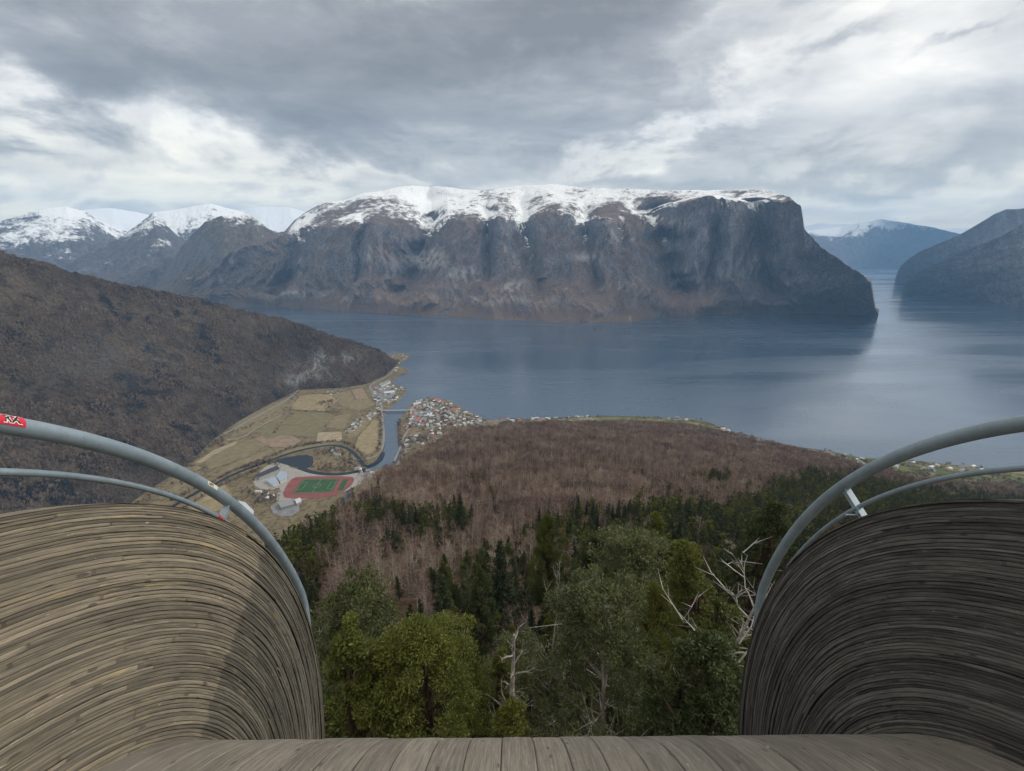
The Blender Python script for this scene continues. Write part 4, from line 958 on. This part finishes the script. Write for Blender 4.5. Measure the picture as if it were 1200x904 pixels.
# ------------------------------------------------------------------ kinds of tree
K = dict(
    pineA=pine(1, 13, 4.3, 300, 420, .048), pineB=pine(2, 10, 2.6, 150, 300, .052, m_dpine, .2, cone=.5), pineC=pine(3, 10, 2.3, 130, 260, .055, m_pine, .3, cone=.6), pineD=pine(4, 11, 2.2, 130, 260, .055, m_dpine, .2, cone=.85),
    pineL=pine(5, 9, 2.2, 70, 80, .12, m_dpine, .2, cone=.7), pineM=pine(6, 9, 2.3, 70, 80, .12, m_pine, .2, cone=.5),
    mossyA=half_dead(11, 13, 4.2, m_mossy, 800, 95, nb=60, sub=9, twig=5, size=.060, z0=.2), mossyB=half_dead(12, 9, 3.0, m_mossy, 420, 90, nb=40, size=.06), 
    snag=half_dead(13, 9, 1.3, leaf=False, bmat=m_snag, nb=26, z0=.3, up=.1, sub=4, twig=2, tw=.008, tl=.25, rr=.26, lean=.004, wig=.10),
    snagB=half_dead(14, 9, 2.6, leaf=False, bmat=m_deadwood, nb=17, z0=.22, up=.55, sub=5, twig=4, tw=.007, tl=.32, rr=.10, wig=.16),
    spruceA=spruce(21, 12, 2.5, 34, 8, .085, m_spruce, 120), spruceB=spruce(22, 12, 2.1, 28, 7, .15, m_spruce, 46), spruceC=spruce(23, 11, 2.6, 26, 7, .16, m_dpine, 44),
    birchA=birch(31), birchB=birch(32), birchC=birch(33), birchD=birch(34, lod=1), birchE=birch(35, lod=1), birchF=birch(36, lod=1))
used = []
def T(name, k, px, py, dist, label, **kw):
    o, (x, y, h) = place_top(name, K[k], px, py, dist, label, **kw); used.append((x, y, 2.2)); return o
T('pine_tree', 'pineA', 503, 742, 16.5, 'broad bright olive green pine, nearest below the middle of the platform edge', wide=1.12)
T('pine_tree', 'mossyA', 722, 716, 18.5, 'wide grey green pine full of bare grey branches, right of the bleached snag', wide=1.0)
T('dead_tree', 'snag', 604, 744, 15.0, 'bleached dead snag with pale broken side branches between the two nearest pines', wide=.75)
T('dead_tree', 'snagB', 838, 682, 24, 'white twisted dead tree with forked branches beside the right handrail', wide=1.6)
T('pine_tree', 'mossyB', 420, 704, 22, 'grey green scraggy pine beside the left handrail', wide=.7)
T('pine_tree', 'pineC', 372, 800, 15.5, 'low olive green pine top in the corner by the left side wall', wide=1.2)
T('dead_tree', 'snagB', 648, 668, 33, 'thin grey dead tree behind the bleached snag', wide=.55)
T('pine_tree', 'pineB', 845, 762, 17.5, 'dark olive pine below the white dead tree by the right side wall', wide=1.25)
T('pine_tree', 'pineC', 560, 800, 15.5, 'small olive pine top between the broad pine and the bleached snag')
T('pine_tree', 'pineA', 645, 606, 75, 'tall rounded light green pine rising alone against the brown birch wood', wide=.62)
T('spruce_tree', 'spruceA', 586, 632, 62, 'narrow dark spruce left of the light green rounded pine')
T('spruce_tree', 'spruceA', 539, 578, 150, 'dark pointed spruce standing alone in the brown birch wood')
T('spruce_tree', 'spruceA', 517, 672, 48, 'dark broad spruce at the right edge of the brown clearing')
T('pine_tree', 'pineD', 562, 664, 44, 'dark green pine right of the spruce at the clearing')
T('pine_tree', 'pineB', 700, 628, 58, 'dark green pine right of the tall rounded pine', wide=1.1)
T('pine_tree', 'mossyB', 745, 640, 47, 'pale grey green pine up the slope from the wide branchy pine')
T('pine_tree', 'pineC', 800, 606, 62, 'yellow green pine above the white twisted dead tree', wide=.8)
T('pine_tree', 'pineB', 905, 590, 60, 'dense olive pine beside the bend of the right handrail', wide=.8)
T('pine_tree', 'pineC', 868, 655, 38, 'yellowish pine just left of the right handrail', wide=1.2)
T('pine_tree', 'pineA', 775, 690, 30, 'olive pine close behind the wide branchy pine on its right', wide=.7)
T('pine_tree', 'pineB', 450, 752, 27, 'dark pine behind the broad olive pine on its left', wide=1.0)

# ------------------------------------------------------------------ scatter
def inside(px, py, poly):
    c = np.zeros(px.shape, bool); P = np.array(poly, float); n = len(P)
    for i in range(n):
        x1, y1 = P[i]; x2, y2 = P[i - 1]
        k = ((y1 > py) != (y2 > py)) & (px < (x2 - x1) * (py - y1) / (y2 - y1 + 1e-9) + x1); c ^= k
    return c
conif = [(300, 560), (395, 572), (400, 640), (372, 700), (430, 712), (462, 740), (492, 735), (508, 668), (540, 652), (600, 636), (640, 600), (700, 604), (760, 602), (830, 592), (880, 584), (905, 568), (935, 556), (1000, 556), (1080, 570), (1200, 580), (1500, 620), (1500, 2500), (200, 2500), (200, 560)]
spots = [(445, 602, 32, 17), (500, 614, 26, 20), (537, 610, 15, 24), (345, 612, 40, 26), (690, 600, 30, 8), (560, 560, 14, 5), (460, 640, 16, 8), (835, 560, 26, 5)]
def scatter(step, dmin, dmax, amin, amax, seed):
    r_ = np.random.default_rng(seed); n = int(dmax / step) + 1
    gx, gy = np.meshgrid(np.arange(-n, n + 1), np.arange(-5, n + 1)); x = (gx + r_.uniform(-.42, .42, gx.shape)) * step; y = (gy + r_.uniform(-.42, .42, gx.shape)) * step
    x = x.ravel(); y = y.ravel(); d = np.hypot(x, y); a = np.arctan2(x, y); k = (d > dmin) & (d < dmax) & (a > amin) & (a < amax) & (y > 4)
    return x[k], y[k]
amin, amax = rad(-48), rad(56)
X1, Y1 = scatter(4.6, 15, 260, amin, amax, 5); X2, Y2 = scatter(6.8, 260, 1500, rad(-30), rad(52), 6)
x = np.concatenate([X1, X2]); y = np.concatenate([Y1, Y2]); z = hz(x, y); d = np.hypot(x, y); a = np.arctan2(x, y)
_, de, ds, _, _ = hbase(x, y)
px, py, dep = project(x, y, z + 5)
ok = (dep > 2) & (px > 180) & (px < 1330) & (d < de * 1.04) & (z > 8)
ok &= ~((px < 285) & (py > 640)) & ~((px > 960) & (py > 690)) & ~((d < 45) & (py > 1040))
ok &= ~(((px - 478) / 20)**2 + ((py - 716) / 17)**2 < 1)           # the brown clearing
for ux, uy, ur in used: ok &= np.hypot(x - ux, y - uy) > ur
x, y, z, d, px, py, dep, de = [q[ok] for q in (x, y, z, d, px, py, dep, de)]
r_ = np.random.default_rng(77)
edge_n = fbm(x / 28, y / 28 + 4, 4) * 26
is_c = inside(px, py + edge_n, conif)
for (sx, sy, sw, sh) in spots: is_c |= ((px - sx) / sw)**2 + ((py - sy) / sh)**2 < 1 + .8 * r_.normal(0, .3, len(px))
is_c ^= (r_.random(len(px)) < .07) & (d < 420)
is_c = np.where(is_c & (d < 140) & (r_.random(len(px)) < .10), False, is_c).astype(bool)
order = np.argsort(d)
cnt = dict(pine=0, spruce=0, birch=0); rest_c = []; rest_b = []
LB = dict(birch='bare purple brown birch with a thin pale trunk in the leafless wood', spruce='dark pointed spruce among the evergreens on the slope',
          pineD='dark green round crowned pine among the evergreens on the slope', pineO='olive green round crowned pine among the evergreens on the slope', pineG='thin grey green pine with bare branches among the evergreens on the slope')
for i in order:
    f = r_.random(); big = d[i] < 70
    if is_c[i]:
        hh = (r_.uniform(6.5, 10.5) if d[i] > 60 else r_.uniform(7, 11)) * (1.35 if px[i] > 740 and d[i] > 60 else 1.)
        if f > .95 and 25 < d[i] < 110:
            place('dead_tree', K['snagB'], x[i], y[i], hh * .95, 'thin grey dead tree with forked twigs among the evergreens on the slope', group='thin grey dead trees on the slope', wide=.7); continue
        if f < .27:
            if cnt['spruce'] < 260:
                cnt['spruce'] += 1; place('spruce_tree', K['spruceA' if d[i] < 60 else random.choice(['spruceB', 'spruceC'])], x[i], y[i], hh * 1.12, LB['spruce'], group='spruces scattered among the evergreens'); continue
        elif cnt['pine'] < 290:
            cnt['pine'] += 1
            if d[i] < 110: k = random.choice(['pineB', 'pineC', 'pineD', 'mossyB', 'pineB', 'pineC'])
            else: k = random.choice(['pineL', 'pineM'])
            if px[i] > 820 and random.random() < .6: k = 'pineC' if d[i] < 110 else 'pineM'
            if k == 'mossyB': lb, g = LB['pineG'], 'grey green pines on the slope'
            elif k in ('pineC', 'pineM'): lb, g = LB['pineO'], 'olive green pines on the slope'
            else: lb, g = LB['pineD'], 'dark green pines on the slope'
            place('pine_tree', K[k], x[i], y[i], hh, lb, group=g, wide=r_.uniform(.85, 1.15)); continue
        rest_c.append((x[i], y[i], z[i], hh))
    else:
        hh = r_.uniform(7, 11.5) if d[i] < 300 else r_.uniform(7.5, 15)
        if cnt['birch'] < 300 and d[i] > 25:
            cnt['birch'] += 1; k = random.choice(['birchA', 'birchB', 'birchC']) if d[i] < 105 else random.choice(['birchD', 'birchE', 'birchF'])
            place('birch_tree', K[k], x[i], y[i], hh, LB['birch'], group='bare birches on the slope', wide=r_.uniform(.9, 1.25)); continue
        rest_b.append((x[i], y[i], z[i], hh))
print('TREES', cnt, len(rest_c), len(rest_b))
def joined(name, kinds):
    """small tree meshes for the mass planting, kept in a collection that only the mass uses"""
    col = bpy.data.collections.new(name)
    for j, k in enumerate(kinds):
        o = bpy.data.objects.new('%s_form' % name, k); col.objects.link(o)
    return col
def merged(kind):
    vs = []; fs = {}; ms = []; tn = []; n = 0
    for key in ('trunk', 'crown'):
        me = kind[key]; nv = len(me.vertices); co_ = np.empty(nv * 3, dtype=np.float32); me.vertices.foreach_get('co', co_); vs.append(co_.reshape(-1, 3))
        if 'tone' in me.attributes:
            q = np.empty(nv, dtype=np.float32); me.attributes['tone'].data.foreach_get('value', q); tn.append(q)
        else: tn.append(np.zeros(nv, dtype=np.float32))
        mi = len(ms); ms.append(me.materials[0])
        for p in me.polygons: fs.setdefault(len(p.vertices), []).append((list(np.array(p.vertices[:]) + n), mi))
        n += nv
    F = []; MI = []
    for k, L in fs.items(): F.append(np.array([q[0] for q in L])); MI += [q[1] for q in L]
    return mesh_np('tree_form', np.concatenate(vs) / kind['h'], F, ms, MI, attrs={'tone': np.concatenate(tn)})
def mass(name, pts, kinds, label, seed, sc=(1., 1.), trunk_sink=.2, cat='wood'):
    pts = np.array(pts); n = len(pts); r2 = np.random.default_rng(seed); idx = r2.integers(0, len(kinds), n)
    me = mesh_np(name, np.c_[pts[:, 0], pts[:, 1], pts[:, 2] - trunk_sink], [], [])
    rotv = np.zeros((n, 3), dtype=np.float32); rotv[:, 2] = r2.uniform(0, 6.28, n); rotv[:, :2] = r2.normal(0, .05, (n, 2))
    sv = np.c_[pts[:, 3] * r2.uniform(sc[0], sc[1], n), pts[:, 3] * r2.uniform(sc[0], sc[1], n), pts[:, 3]].astype(np.float32)
    at = me.attributes.new('rotv', 'FLOAT_VECTOR', 'POINT'); at.data.foreach_set('vector', rotv.ravel())
    at = me.attributes.new('sclv', 'FLOAT_VECTOR', 'POINT'); at.data.foreach_set('vector', sv.ravel())
    at = me.attributes.new('which', 'INT', 'POINT'); at.data.foreach_set('value', idx.astype(np.int32))
    o = put(name, me, kind='stuff', label=label)
    ng = bpy.data.node_groups.new(name, 'GeometryNodeTree'); ng.interface.new_socket('Geometry', in_out='INPUT', socket_type='NodeSocketGeometry'); ng.interface.new_socket('Geometry', in_out='OUTPUT', socket_type='NodeSocketGeometry')
    N = ng.nodes; Lk = ng.links; gi = N.new('NodeGroupInput'); go = N.new('NodeGroupOutput'); ip = N.new('GeometryNodeInstanceOnPoints'); ci = N.new('GeometryNodeCollectionInfo')
    ci.inputs['Collection'].default_value = joined(name, kinds); ci.inputs['Separate Children'].default_value = True; ci.inputs['Reset Children'].default_value = True
    def na(nm, ty):
        q = N.new('GeometryNodeInputNamedAttribute'); q.data_type = ty; q.inputs['Name'].default_value = nm; return [s for s in q.outputs if s.enabled][0]
    Lk.new(gi.outputs[0], ip.inputs['Points']); Lk.new(ci.outputs[0], ip.inputs['Instance']); ip.inputs['Pick Instance'].default_value = True
    Lk.new(na('which', 'INT'), ip.inputs['Instance Index']); Lk.new(na('rotv', 'FLOAT_VECTOR'), ip.inputs['Rotation']); Lk.new(na('sclv', 'FLOAT_VECTOR'), ip.inputs['Scale'])
    Lk.new(ip.outputs[0], go.inputs[0]); md = o.modifiers.new('planting', 'NODES'); md.node_group = ng
    return o
kb = [merged(birch(41 + i, 9, lod=2)) for i in range(4)]
kc = [merged(pine(51, 9, 2.5, 36, 34, .22, m_dpine, .2)), merged(pine(52, 9, 2.7, 36, 34, .22, m_pine, .2)), merged(spruce(53, 10, 2.2, 16, 5, .26, m_spruce, 20)), merged(pine(54, 9, 2.4, 36, 34, .22, m_dpine, .2))]
if rest_b: mass('birch_wood', rest_b, kb, 'leafless purple brown birch wood covering the ridge down to the fjord', 3, (.8, 1.3), cat='wood')
if rest_c: mass('evergreen_wood', rest_c, [kc[0], kc[1], kc[1], kc[2], kc[3]], 'dark evergreen wood on the far slope beyond the single pines', 4, (.9, 1.25))

hp = []; hv = vv[(qx > -80) & (qx < 470) & (vv[:, 2] > 6) & (qd > 0) & (np.hypot(vv[:, 0], vv[:, 1]) < 2750)]
hv = hv[np.random.default_rng(5).permutation(len(hv))[:60000]]
dn = fbm(hv[:, 0] / 130, hv[:, 1] / 130 + 8, 4)
hv = hv[dn > .03][:12000]
mass('hillside_birch_wood', np.c_[hv, np.random.default_rng(6).uniform(6, 13, len(hv))], kb, 'bare birch wood scattered over the brown hill left of the valley', 9, (.9, 1.4))
# ================================================================== VILLAGE
WHITE = plain('white_boards', (.66, .65, .62), .8); CREAM = plain('cream_boards', (.52, .47, .36), .8); REDW = plain('red_boards', (.30, .075, .055), .8); GREYW = plain('grey_boards', (.36, .36, .35), .8); OCHRE = plain('ochre_boards', (.42, .29, .13), .8); BROWNW = plain('brown_boards', (.13, .08, .05), .85)
R_DARK = plain('dark_roof', (.050, .050, .055), .7, .2, .3); R_RED = plain('red_tile_roof', (.36, .11, .085), .8, .2, .3); R_GREY = plain('grey_roof', (.25, .25, .255), .7, .2, .3); R_LIGHT = plain('pale_sheet_roof', (.50, .52, .54), .55, .12, .2); R_BLUE = plain('blue_grey_roof', (.30, .36, .43), .55, .15, .2)
GLASS = plain('window_glass', (.03, .04, .05), .15)
WN = [('white', WHITE), ('cream', CREAM), ('red', REDW), ('grey', GREYW), ('ochre', OCHRE)]; RN = [('dark', R_DARK), ('red tiled', R_RED), ('grey', R_GREY), ('pale', R_LIGHT)]
def house_mesh(L, W, H, wall, roof, pitch=.62):
    w = MB(); r = MB(); x, y = L / 2, W / 2; rh = W / 2 * pitch
    v = [(-x, -y, -1.5), (x, -y, -1.5), (x, y, -1.5), (-x, y, -1.5), (-x, -y, H), (x, -y, H), (x, y, H), (-x, y, H)]
    w.add(v, np.array([[0, 1, 5, 4], [2, 3, 7, 6], [1, 2, 6, 5], [3, 0, 4, 7]])); w.add([(-x, -y, H), (-x, y, H), (-x, 0, H + rh)], np.array([[0, 1, 2]])); w.add([(x, -y, H), (x, y, H), (x, 0, H + rh)], np.array([[0, 1, 2]]))
    e = .5; t_ = .22
    for s in (-1, 1):
        q = [(-x - e, 0, H + rh + .06), (x + e, 0, H + rh + .06), (x + e, s * (y + e), H - e * pitch + .06), (-x - e, s * (y + e), H - e * pitch + .06)]
        q2 = [(a_, b_, c_ + t_) for a_, b_, c_ in q]
        r.add(q + q2, np.array([[0, 1, 2, 3], [4, 5, 6, 7], [0, 1, 5, 4], [2, 3, 7, 6], [1, 2, 6, 5], [0, 3, 7, 4]]))
    win = []
    for s in (-1, 1):
        for k in (-.28, .05, .32):
            m = MB(); m.box((k * L, s * (y + .03), H * .55), (1.1, .06, 1.2)); win.append(m)
    return w.mesh('wall', [wall]), r.mesh('roof', [roof]), [m.mesh('window', [GLASS]) for m in win]
HM = {}
for i, (a_, wm) in enumerate(WN):
    for j, (b_, rm) in enumerate(RN): HM[a_, b_] = [house_mesh(11, 8, 4.6, wm, rm), house_mesh(15, 8.5, 5.4, wm, rm, .5)]
taken = []
def house(xy, z, a_, b_, rz, district, var=0, sc=1.):
    w, r, wins = HM[a_, b_][var]; e = bpy.data.objects.new('house', None); COL.objects.link(e); e.location = (xy[0], xy[1], z); e.rotation_euler = (0, 0, rz); e.scale = (sc, sc, sc)
    e['label'] = '%s house with %s roof %s' % (a_, b_, district[0]); e['category'] = 'house'; e['group'] = '%s houses with %s roofs %s' % (a_, b_, district[0])
    for nm, me in [('wall', w), ('roof', r)] + ([('window', q) for q in wins] if district[1] else []):
        c = bpy.data.objects.new(nm, me); COL.objects.link(c); c.parent = e
    taken.append((xy[0], xy[1]))
rh = np.random.default_rng(99)
def scatter_houses(poly, n, z, district, gap=15, ang=None, wts=(.66, .10, .06, .13, .05), rts=(.36, .07, .30, .27), line=None):
    P = np.array(poly, float); got = 0; tries = 0
    while got < n and tries < n * 60:
        tries += 1; u, v = rh.uniform(P[:, 0].min(), P[:, 0].max()), rh.uniform(P[:, 1].min(), P[:, 1].max())
        if not inside(np.array([u]), np.array([v]), poly)[0]: continue
        if z is None:
            h = hit(u, v)
            if h is None: continue
            X_, Y_, Z_ = h
        else: X_, Y_, Z_ = *ground(u, v, z)[:2], z
        if any((X_ - p)**2 + (Y_ - q)**2 < gap * gap for p, q in taken): continue
        a_ = WN[rh.choice(5, p=wts)][0]; b_ = RN[rh.choice(4, p=rts)][0]
        house((X_, Y_), Z_, a_, b_, (rh.choice([0, PI / 2]) + (ang or 0) + rh.normal(0, .15)), district, int(rh.random() < .35), rh.uniform(.85, 1.15)); got += 1
def hit(px, py, d0=500, d1=3000):
    d = ray(px, py); h = math.hypot(d[0], d[1]); dist = np.linspace(d0, d1, 2600); xs = d[0] / h * dist; ys = d[1] / h * dist; zr = EYE + d[2] / h * dist; zt = hz(xs, ys)
    k = np.argmax(zr < zt)
    return None if zr[k] >= zt[k] or zt[k] < 3 else (xs[k], ys[k], float(zt[k]))
# larger buildings -------------------------------------------------
def block(parent, name, P, h, mat, z=2.6, roof=None, overhang=0.):
    W = np.array([ground(a_, b_, z) for a_, b_ in P]); n = len(W); top = W.copy(); top[:, 2] = z + h; W = W - np.array([0, 0, 1.]); i = np.arange(n); j = (i + 1) % n
    V = np.concatenate([W, top]); F = [np.stack([i, j, j + n, i + n], 1)]
    o = put(name, mesh_np(name, V, F + [np.array([i + n])], [mat]), parent)
    if roof:
        c = top.mean(0); t2 = c + (top - c) * 1.03; t2[:, 2] = z + h + .05; t3 = t2.copy(); t3[:, 2] += .6
        put('roof', mesh_np('roof', np.concatenate([t2, t3]), [np.stack([i, j, j + n, i + n], 1), np.array([i + n]), np.array([i])], [roof]), o)
    for p in W[:, :2]: taken.append(tuple(p))
    taken.append(tuple(W[:, :2].mean(0)))
    return o
def building(name, label, cat='building'):
    return put(name, None, label=label, category=cat)
b_ = building('sports_hall', 'long hall with dark ridge roof and blue grey flat annexes beside the red running track')
block(b_, 'hall', [(300, 560), (304, 563), (328, 553), (325, 549)], 9, GREYW, roof=R_DARK); block(b_, 'annex', [(312, 565), (320, 571), (327, 568), (323, 561)], 6, WHITE, roof=R_BLUE); block(b_, 'annex', [(324, 561), (329, 567), (336, 564), (336, 556), (329, 555)], 7, WHITE, roof=R_BLUE)
b_ = building('school', 'large pale grey roofed building below the running track'); block(b_, 'wing', [(326, 592), (330, 598), (345, 594), (342, 588)], 7, GREYW, roof=R_GREY); block(b_, 'wing', [(346, 588), (348, 593), (354, 590), (352, 586)], 6, GREYW, roof=R_LIGHT)
b_ = building('warehouse', 'long light grey warehouse in the trees behind the left handrail bracket'); block(b_, 'hall', [(280, 590), (284, 600), (296, 608), (298, 602), (288, 592)], 7, GREYW, roof=R_LIGHT)
for k, (P, lab, rf, wl) in enumerate([
    ([(485, 493.5), (492, 495.5), (495, 493), (489, 491)], 'largest red roofed building in the river side of the village', R_RED, WHITE),
    ([(480.5, 489), (483, 490.5), (485, 488.5), (482.5, 487.3)], 'small red roofed hall near the river bank of the village', R_RED, WHITE),
    ([(509, 469.5), (514, 472), (517, 470.5), (512, 468.2)], 'red roofed hall at the northern tip of the village by the water', R_RED, WHITE),
    ([(528, 481.5), (534, 483.6), (537, 482), (531, 480)], 'red roofed long building at the middle of the fjord front', R_RED, CREAM),
    ([(547, 486.5), (553, 488), (554, 486.6), (548.5, 485.2)], 'ochre walled long building on the fjord front', R_GREY, OCHRE),
    ([(500, 486.5), (504, 490), (507, 486), (505, 485), (503.6, 487.6), (502, 486)], 'white angular building round a small court in the village centre', R_LIGHT, WHITE),
    ([(484, 474.5), (493, 472.5), (493.5, 474), (485, 476)], 'pale long shed on the village quay beside the river mouth', R_LIGHT, WHITE),
    ([(444, 452), (456, 447), (458, 449), (447, 454)], 'grey long shed across the river by the bay', R_GREY, WHITE),
    ([(450, 461), (462, 459.5), (462.5, 461.5), (451, 463)], 'pale long shed among the yards across the river', R_LIGHT, WHITE),
    ([(524, 484), (527, 486), (529, 485), (526, 483)], 'small white building with grey roof beside the red long roof', R_GREY, WHITE)]):
    b_ = building('village_hall' if rf is R_RED else 'long_building', lab); block(b_, 'wall', P, 6.5, wl, roof=rf)
# church with a small tower
cx_, cy_, _ = ground(519, 487.5, 2.6); b_ = put('church', None, loc=(cx_, cy_, 2.6), label='pale stone church with steep dark roof among the village houses', category='church'); b_.rotation_euler = (0, 0, .5)
w, r, _w = house_mesh(24, 10, 8, GREYW, R_DARK, 1.3); put('wall', w, b_); put('roof', r, b_)
m = MB(); m.box((-9, 0, 12), (4.5, 4.5, 10)); put('tower', m.mesh('tower', [WHITE]), b_); m = MB(); m.add([(-11.5, -2.5, 17), (-6.5, -2.5, 17), (-6.5, 2.5, 17), (-11.5, 2.5, 17), (-9, 0, 24)], np.array([[0, 1, 4], [1, 2, 4], [2, 3, 4], [3, 0, 4]])); put('spire', m.mesh('spire', [R_DARK]), b_); taken.append((cx_, cy_))
# road distances keep clear
VIL = ('in the village on the river mouth', False)
scatter_houses([(482, 475), (490, 470), (502, 467.5), (520, 470), (540, 480), (552, 486), (572, 494), (560, 500), (530, 500), (505, 500), (488, 500), (478, 505), (472, 500), (478, 484)], 150, 2.6, VIL, 12, .4)
scatter_houses([(470, 520), (480, 512), (500, 503), (516, 503), (514, 520), (496, 524), (480, 530)], 20, 2.6, ('on the slope edge above the village', False), 17, .2)
scatter_houses([(436, 455), (446, 450), (458, 449), (466, 454), (474, 456), (466, 468), (458, 474), (446, 474), (436, 462)], 42, 2.8, ('across the river by the bay', False), 16, .2)
scatter_houses([(404, 504), (410, 498), (430, 486), (444, 476), (446, 484), (430, 494), (412, 508)], 20, 2.8, ('along the lane between the valley fields', False), 16, .6)
scatter_houses([(437, 459), (442, 458), (446, 474), (441, 478)], 7, 2.8, ('beside the main road west of the river', False), 16, .2)
scatter_houses([(455, 418), (470, 414), (478, 418), (468, 426), (468, 436), (476, 434.5), (474, 438), (460, 434), (462, 424)], 14, 2.8, ('on the headland under the left hill', False), 17, .2)
scatter_houses([(413, 546), (424, 558), (432, 560), (440, 553), (428, 553)], 8, 2.8, ('right of the football pitch', False), 13, .2)
scatter_houses([(376, 462), (384, 459), (398, 456), (402, 460), (386, 465)], 6, 2.8, ('at the upper end of the valley fields', False), 17, .2)
scatter_houses([(385, 526), (395, 526), (400, 534), (388, 538)], 4, 3.2, ('inside the river bend', False), 15, .2)
scatter_houses([(300, 575), (318, 577), (322, 584), (306, 588)], 5, 2.8, ('left of the large pale grey school roof', False), 16, .2)
scatter_houses([(572, 492.5), (600, 491.5), (640, 490), (705, 488.3), (700, 491), (640, 493), (600, 495), (575, 496)], 26, None, ('on the shore strip right of the village', False), 17, .1)
scatter_houses([(780, 489), (800, 489), (806, 493), (786, 493)], 4, None, ('on the green field strip above the shore', False), 17, .1)
scatter_houses([(842, 499), (862, 508), (898, 519), (890, 521), (862, 515), (838, 504)], 20, None, ('on the shore right of the green strip', False), 18, .3)
scatter_houses([(925, 524), (990, 534), (1040, 539), (1110, 544), (1200, 552), (1230, 556), (1200, 559), (1100, 552), (1030, 548), (960, 534)], 30, None, ('on farmland under the right handrail', False), 24, .3)
# trees of the fields, banks and gardens
shr = [merged(birch(61, 6, 2)), merged(pine(62, 6, 2.6, 30, 30, .2, m_dpine, .1)), merged(birch(63, 6, 2))]
pts = []
def along(P, n, z, w_px=2., h=(4, 8)):
    P = np.array(P, float); s = np.concatenate([[0], np.cumsum(np.linalg.norm(np.diff(P, axis=0), axis=1))]); q = rh.uniform(0, s[-1], n)
    for t_ in q:
        u = np.interp(t_, s, P[:, 0]) + rh.normal(0, w_px); v = np.interp(t_, s, P[:, 1]) + rh.normal(0, w_px * .45)
        g_ = ground(u, v, z); pts.append((g_[0], g_[1], z, rh.uniform(*h)))
along([(200, 588), (228, 573), (250, 565), (272, 553), (305, 540), (340, 526), (367, 520), (395, 517), (412, 521), (426, 536), (430, 545)], 300, 3, 1.2)
along([(210, 600), (245, 577), (272, 562), (306, 549)], 140, 3, 1.2); along([(372, 531), (390, 528), (405, 533), (412, 544), (395, 550), (376, 547)], 220, 3.4, 5); along([(446, 484), (446, 512), (442, 530)], 110, 3, 1.4); along([(468, 492), (468, 512), (474, 536)], 120, 3, 1.6)
along([(272, 508), (300, 497), (335, 479), (350, 460)], 60, 3, 2.0); along([(320, 509), (345, 482), (398, 484)], 60, 3, 1.4); along([(372, 474), (390, 470), (384, 478)], 70, 3, 2.5); along([(296, 546), (312, 541), (326, 545)], 70, 3, 3)
along([(292, 575), (310, 590), (325, 578)], 90, 3, 7); along([(480, 500), (520, 490), (560, 492)], 120, 3, 7, (4, 7)); along([(476, 520), (500, 512), (520, 505), (560, 502)], 260, 3, 5, (4, 8)); along([(250, 520), (262, 512), (255, 525)], 50, 3, 3)
along([(210, 552), (240, 530), (262, 514)], 60, 3, 1.5); along([(160, 592), (200, 570), (240, 548)], 80, 3, 5)
for P, n in (([(700, 489.5), (760, 491), (830, 496), (880, 512)], 90), ([(930, 527), (1000, 540), (1060, 545), (1200, 560)], 320), ([(1000, 546), (1100, 560), (1220, 568)], 420)):
    P = np.array(P, float); s = np.linspace(0, 1, len(P))
    for _ in range(n):
        q = rh.random(); u = np.interp(q, s, P[:, 0]) + rh.normal(0, 6); v = np.interp(q, s, P[:, 1]) + rh.normal(0, 3.2); h_ = hit(u, v, 900)
        if h_ and fbm(np.array([h_[0] / 60]), np.array([h_[1] / 60]), 3)[0] > -.02: pts.append((*h_, rh.uniform(4, 9)))
mass('riverside_scrub', pts, shr, 'low scrub and garden trees along the river, field edges and shore', 8, (1., 1.8))
# bridge
a_ = ground(448, 481.5, 6); c_ = ground(479, 481, 6); b_ = put('bridge', None, label='pale grey road bridge crossing the river mouth beside the village', category='bridge')
dv = c_ - a_; L = np.linalg.norm(dv); ang = math.atan2(dv[1], dv[0]); md_ = (a_ + c_) / 2; CONC = plain('bridge_concrete', (.36, .36, .35), .9, .1, .2)
m = MB(); m.box((md_[0], md_[1], 6.2), (L, 9, 1.0), ang); put('deck', m.mesh('deck', [CONC]), b_)
for k in range(1, 5):
    p = a_ + dv * k / 5; m = MB(); m.box((p[0], p[1], 1.5), (1.6, 6, 8.2), ang); put('pier', m.mesh('pier', [CONC]), b_)
for s in (-1, 1):
    m = MB(); m.box((md_[0] - math.sin(ang) * 4.3 * s, md_[1] + math.cos(ang) * 4.3 * s, 7.3), (L, .25, 1.0), ang); put('parapet', m.mesh('parapet', [R_LIGHT]), b_)
# jetty
b_ = put('jetty', None, label='thin pale floating jetty off the village front', category='jetty')
def bar(p, q, w_, z0, h, mat, nm, par):
    A_ = ground(*p, 0); B_ = ground(*q, 0); d_ = B_ - A_; m = MB(); m.box(((A_ + B_)[0] / 2, (A_ + B_)[1] / 2, z0), (np.linalg.norm(d_), w_, h), math.atan2(d_[1], d_[0])); put(nm, m.mesh(nm, [mat]), par)
bar((521, 470.8), (528, 470.2), 4, .6, .9, CONC, 'walkway', b_); bar((524, 470), (531.5, 474), 3.5, .62, .9, CONC, 'walkway', b_)
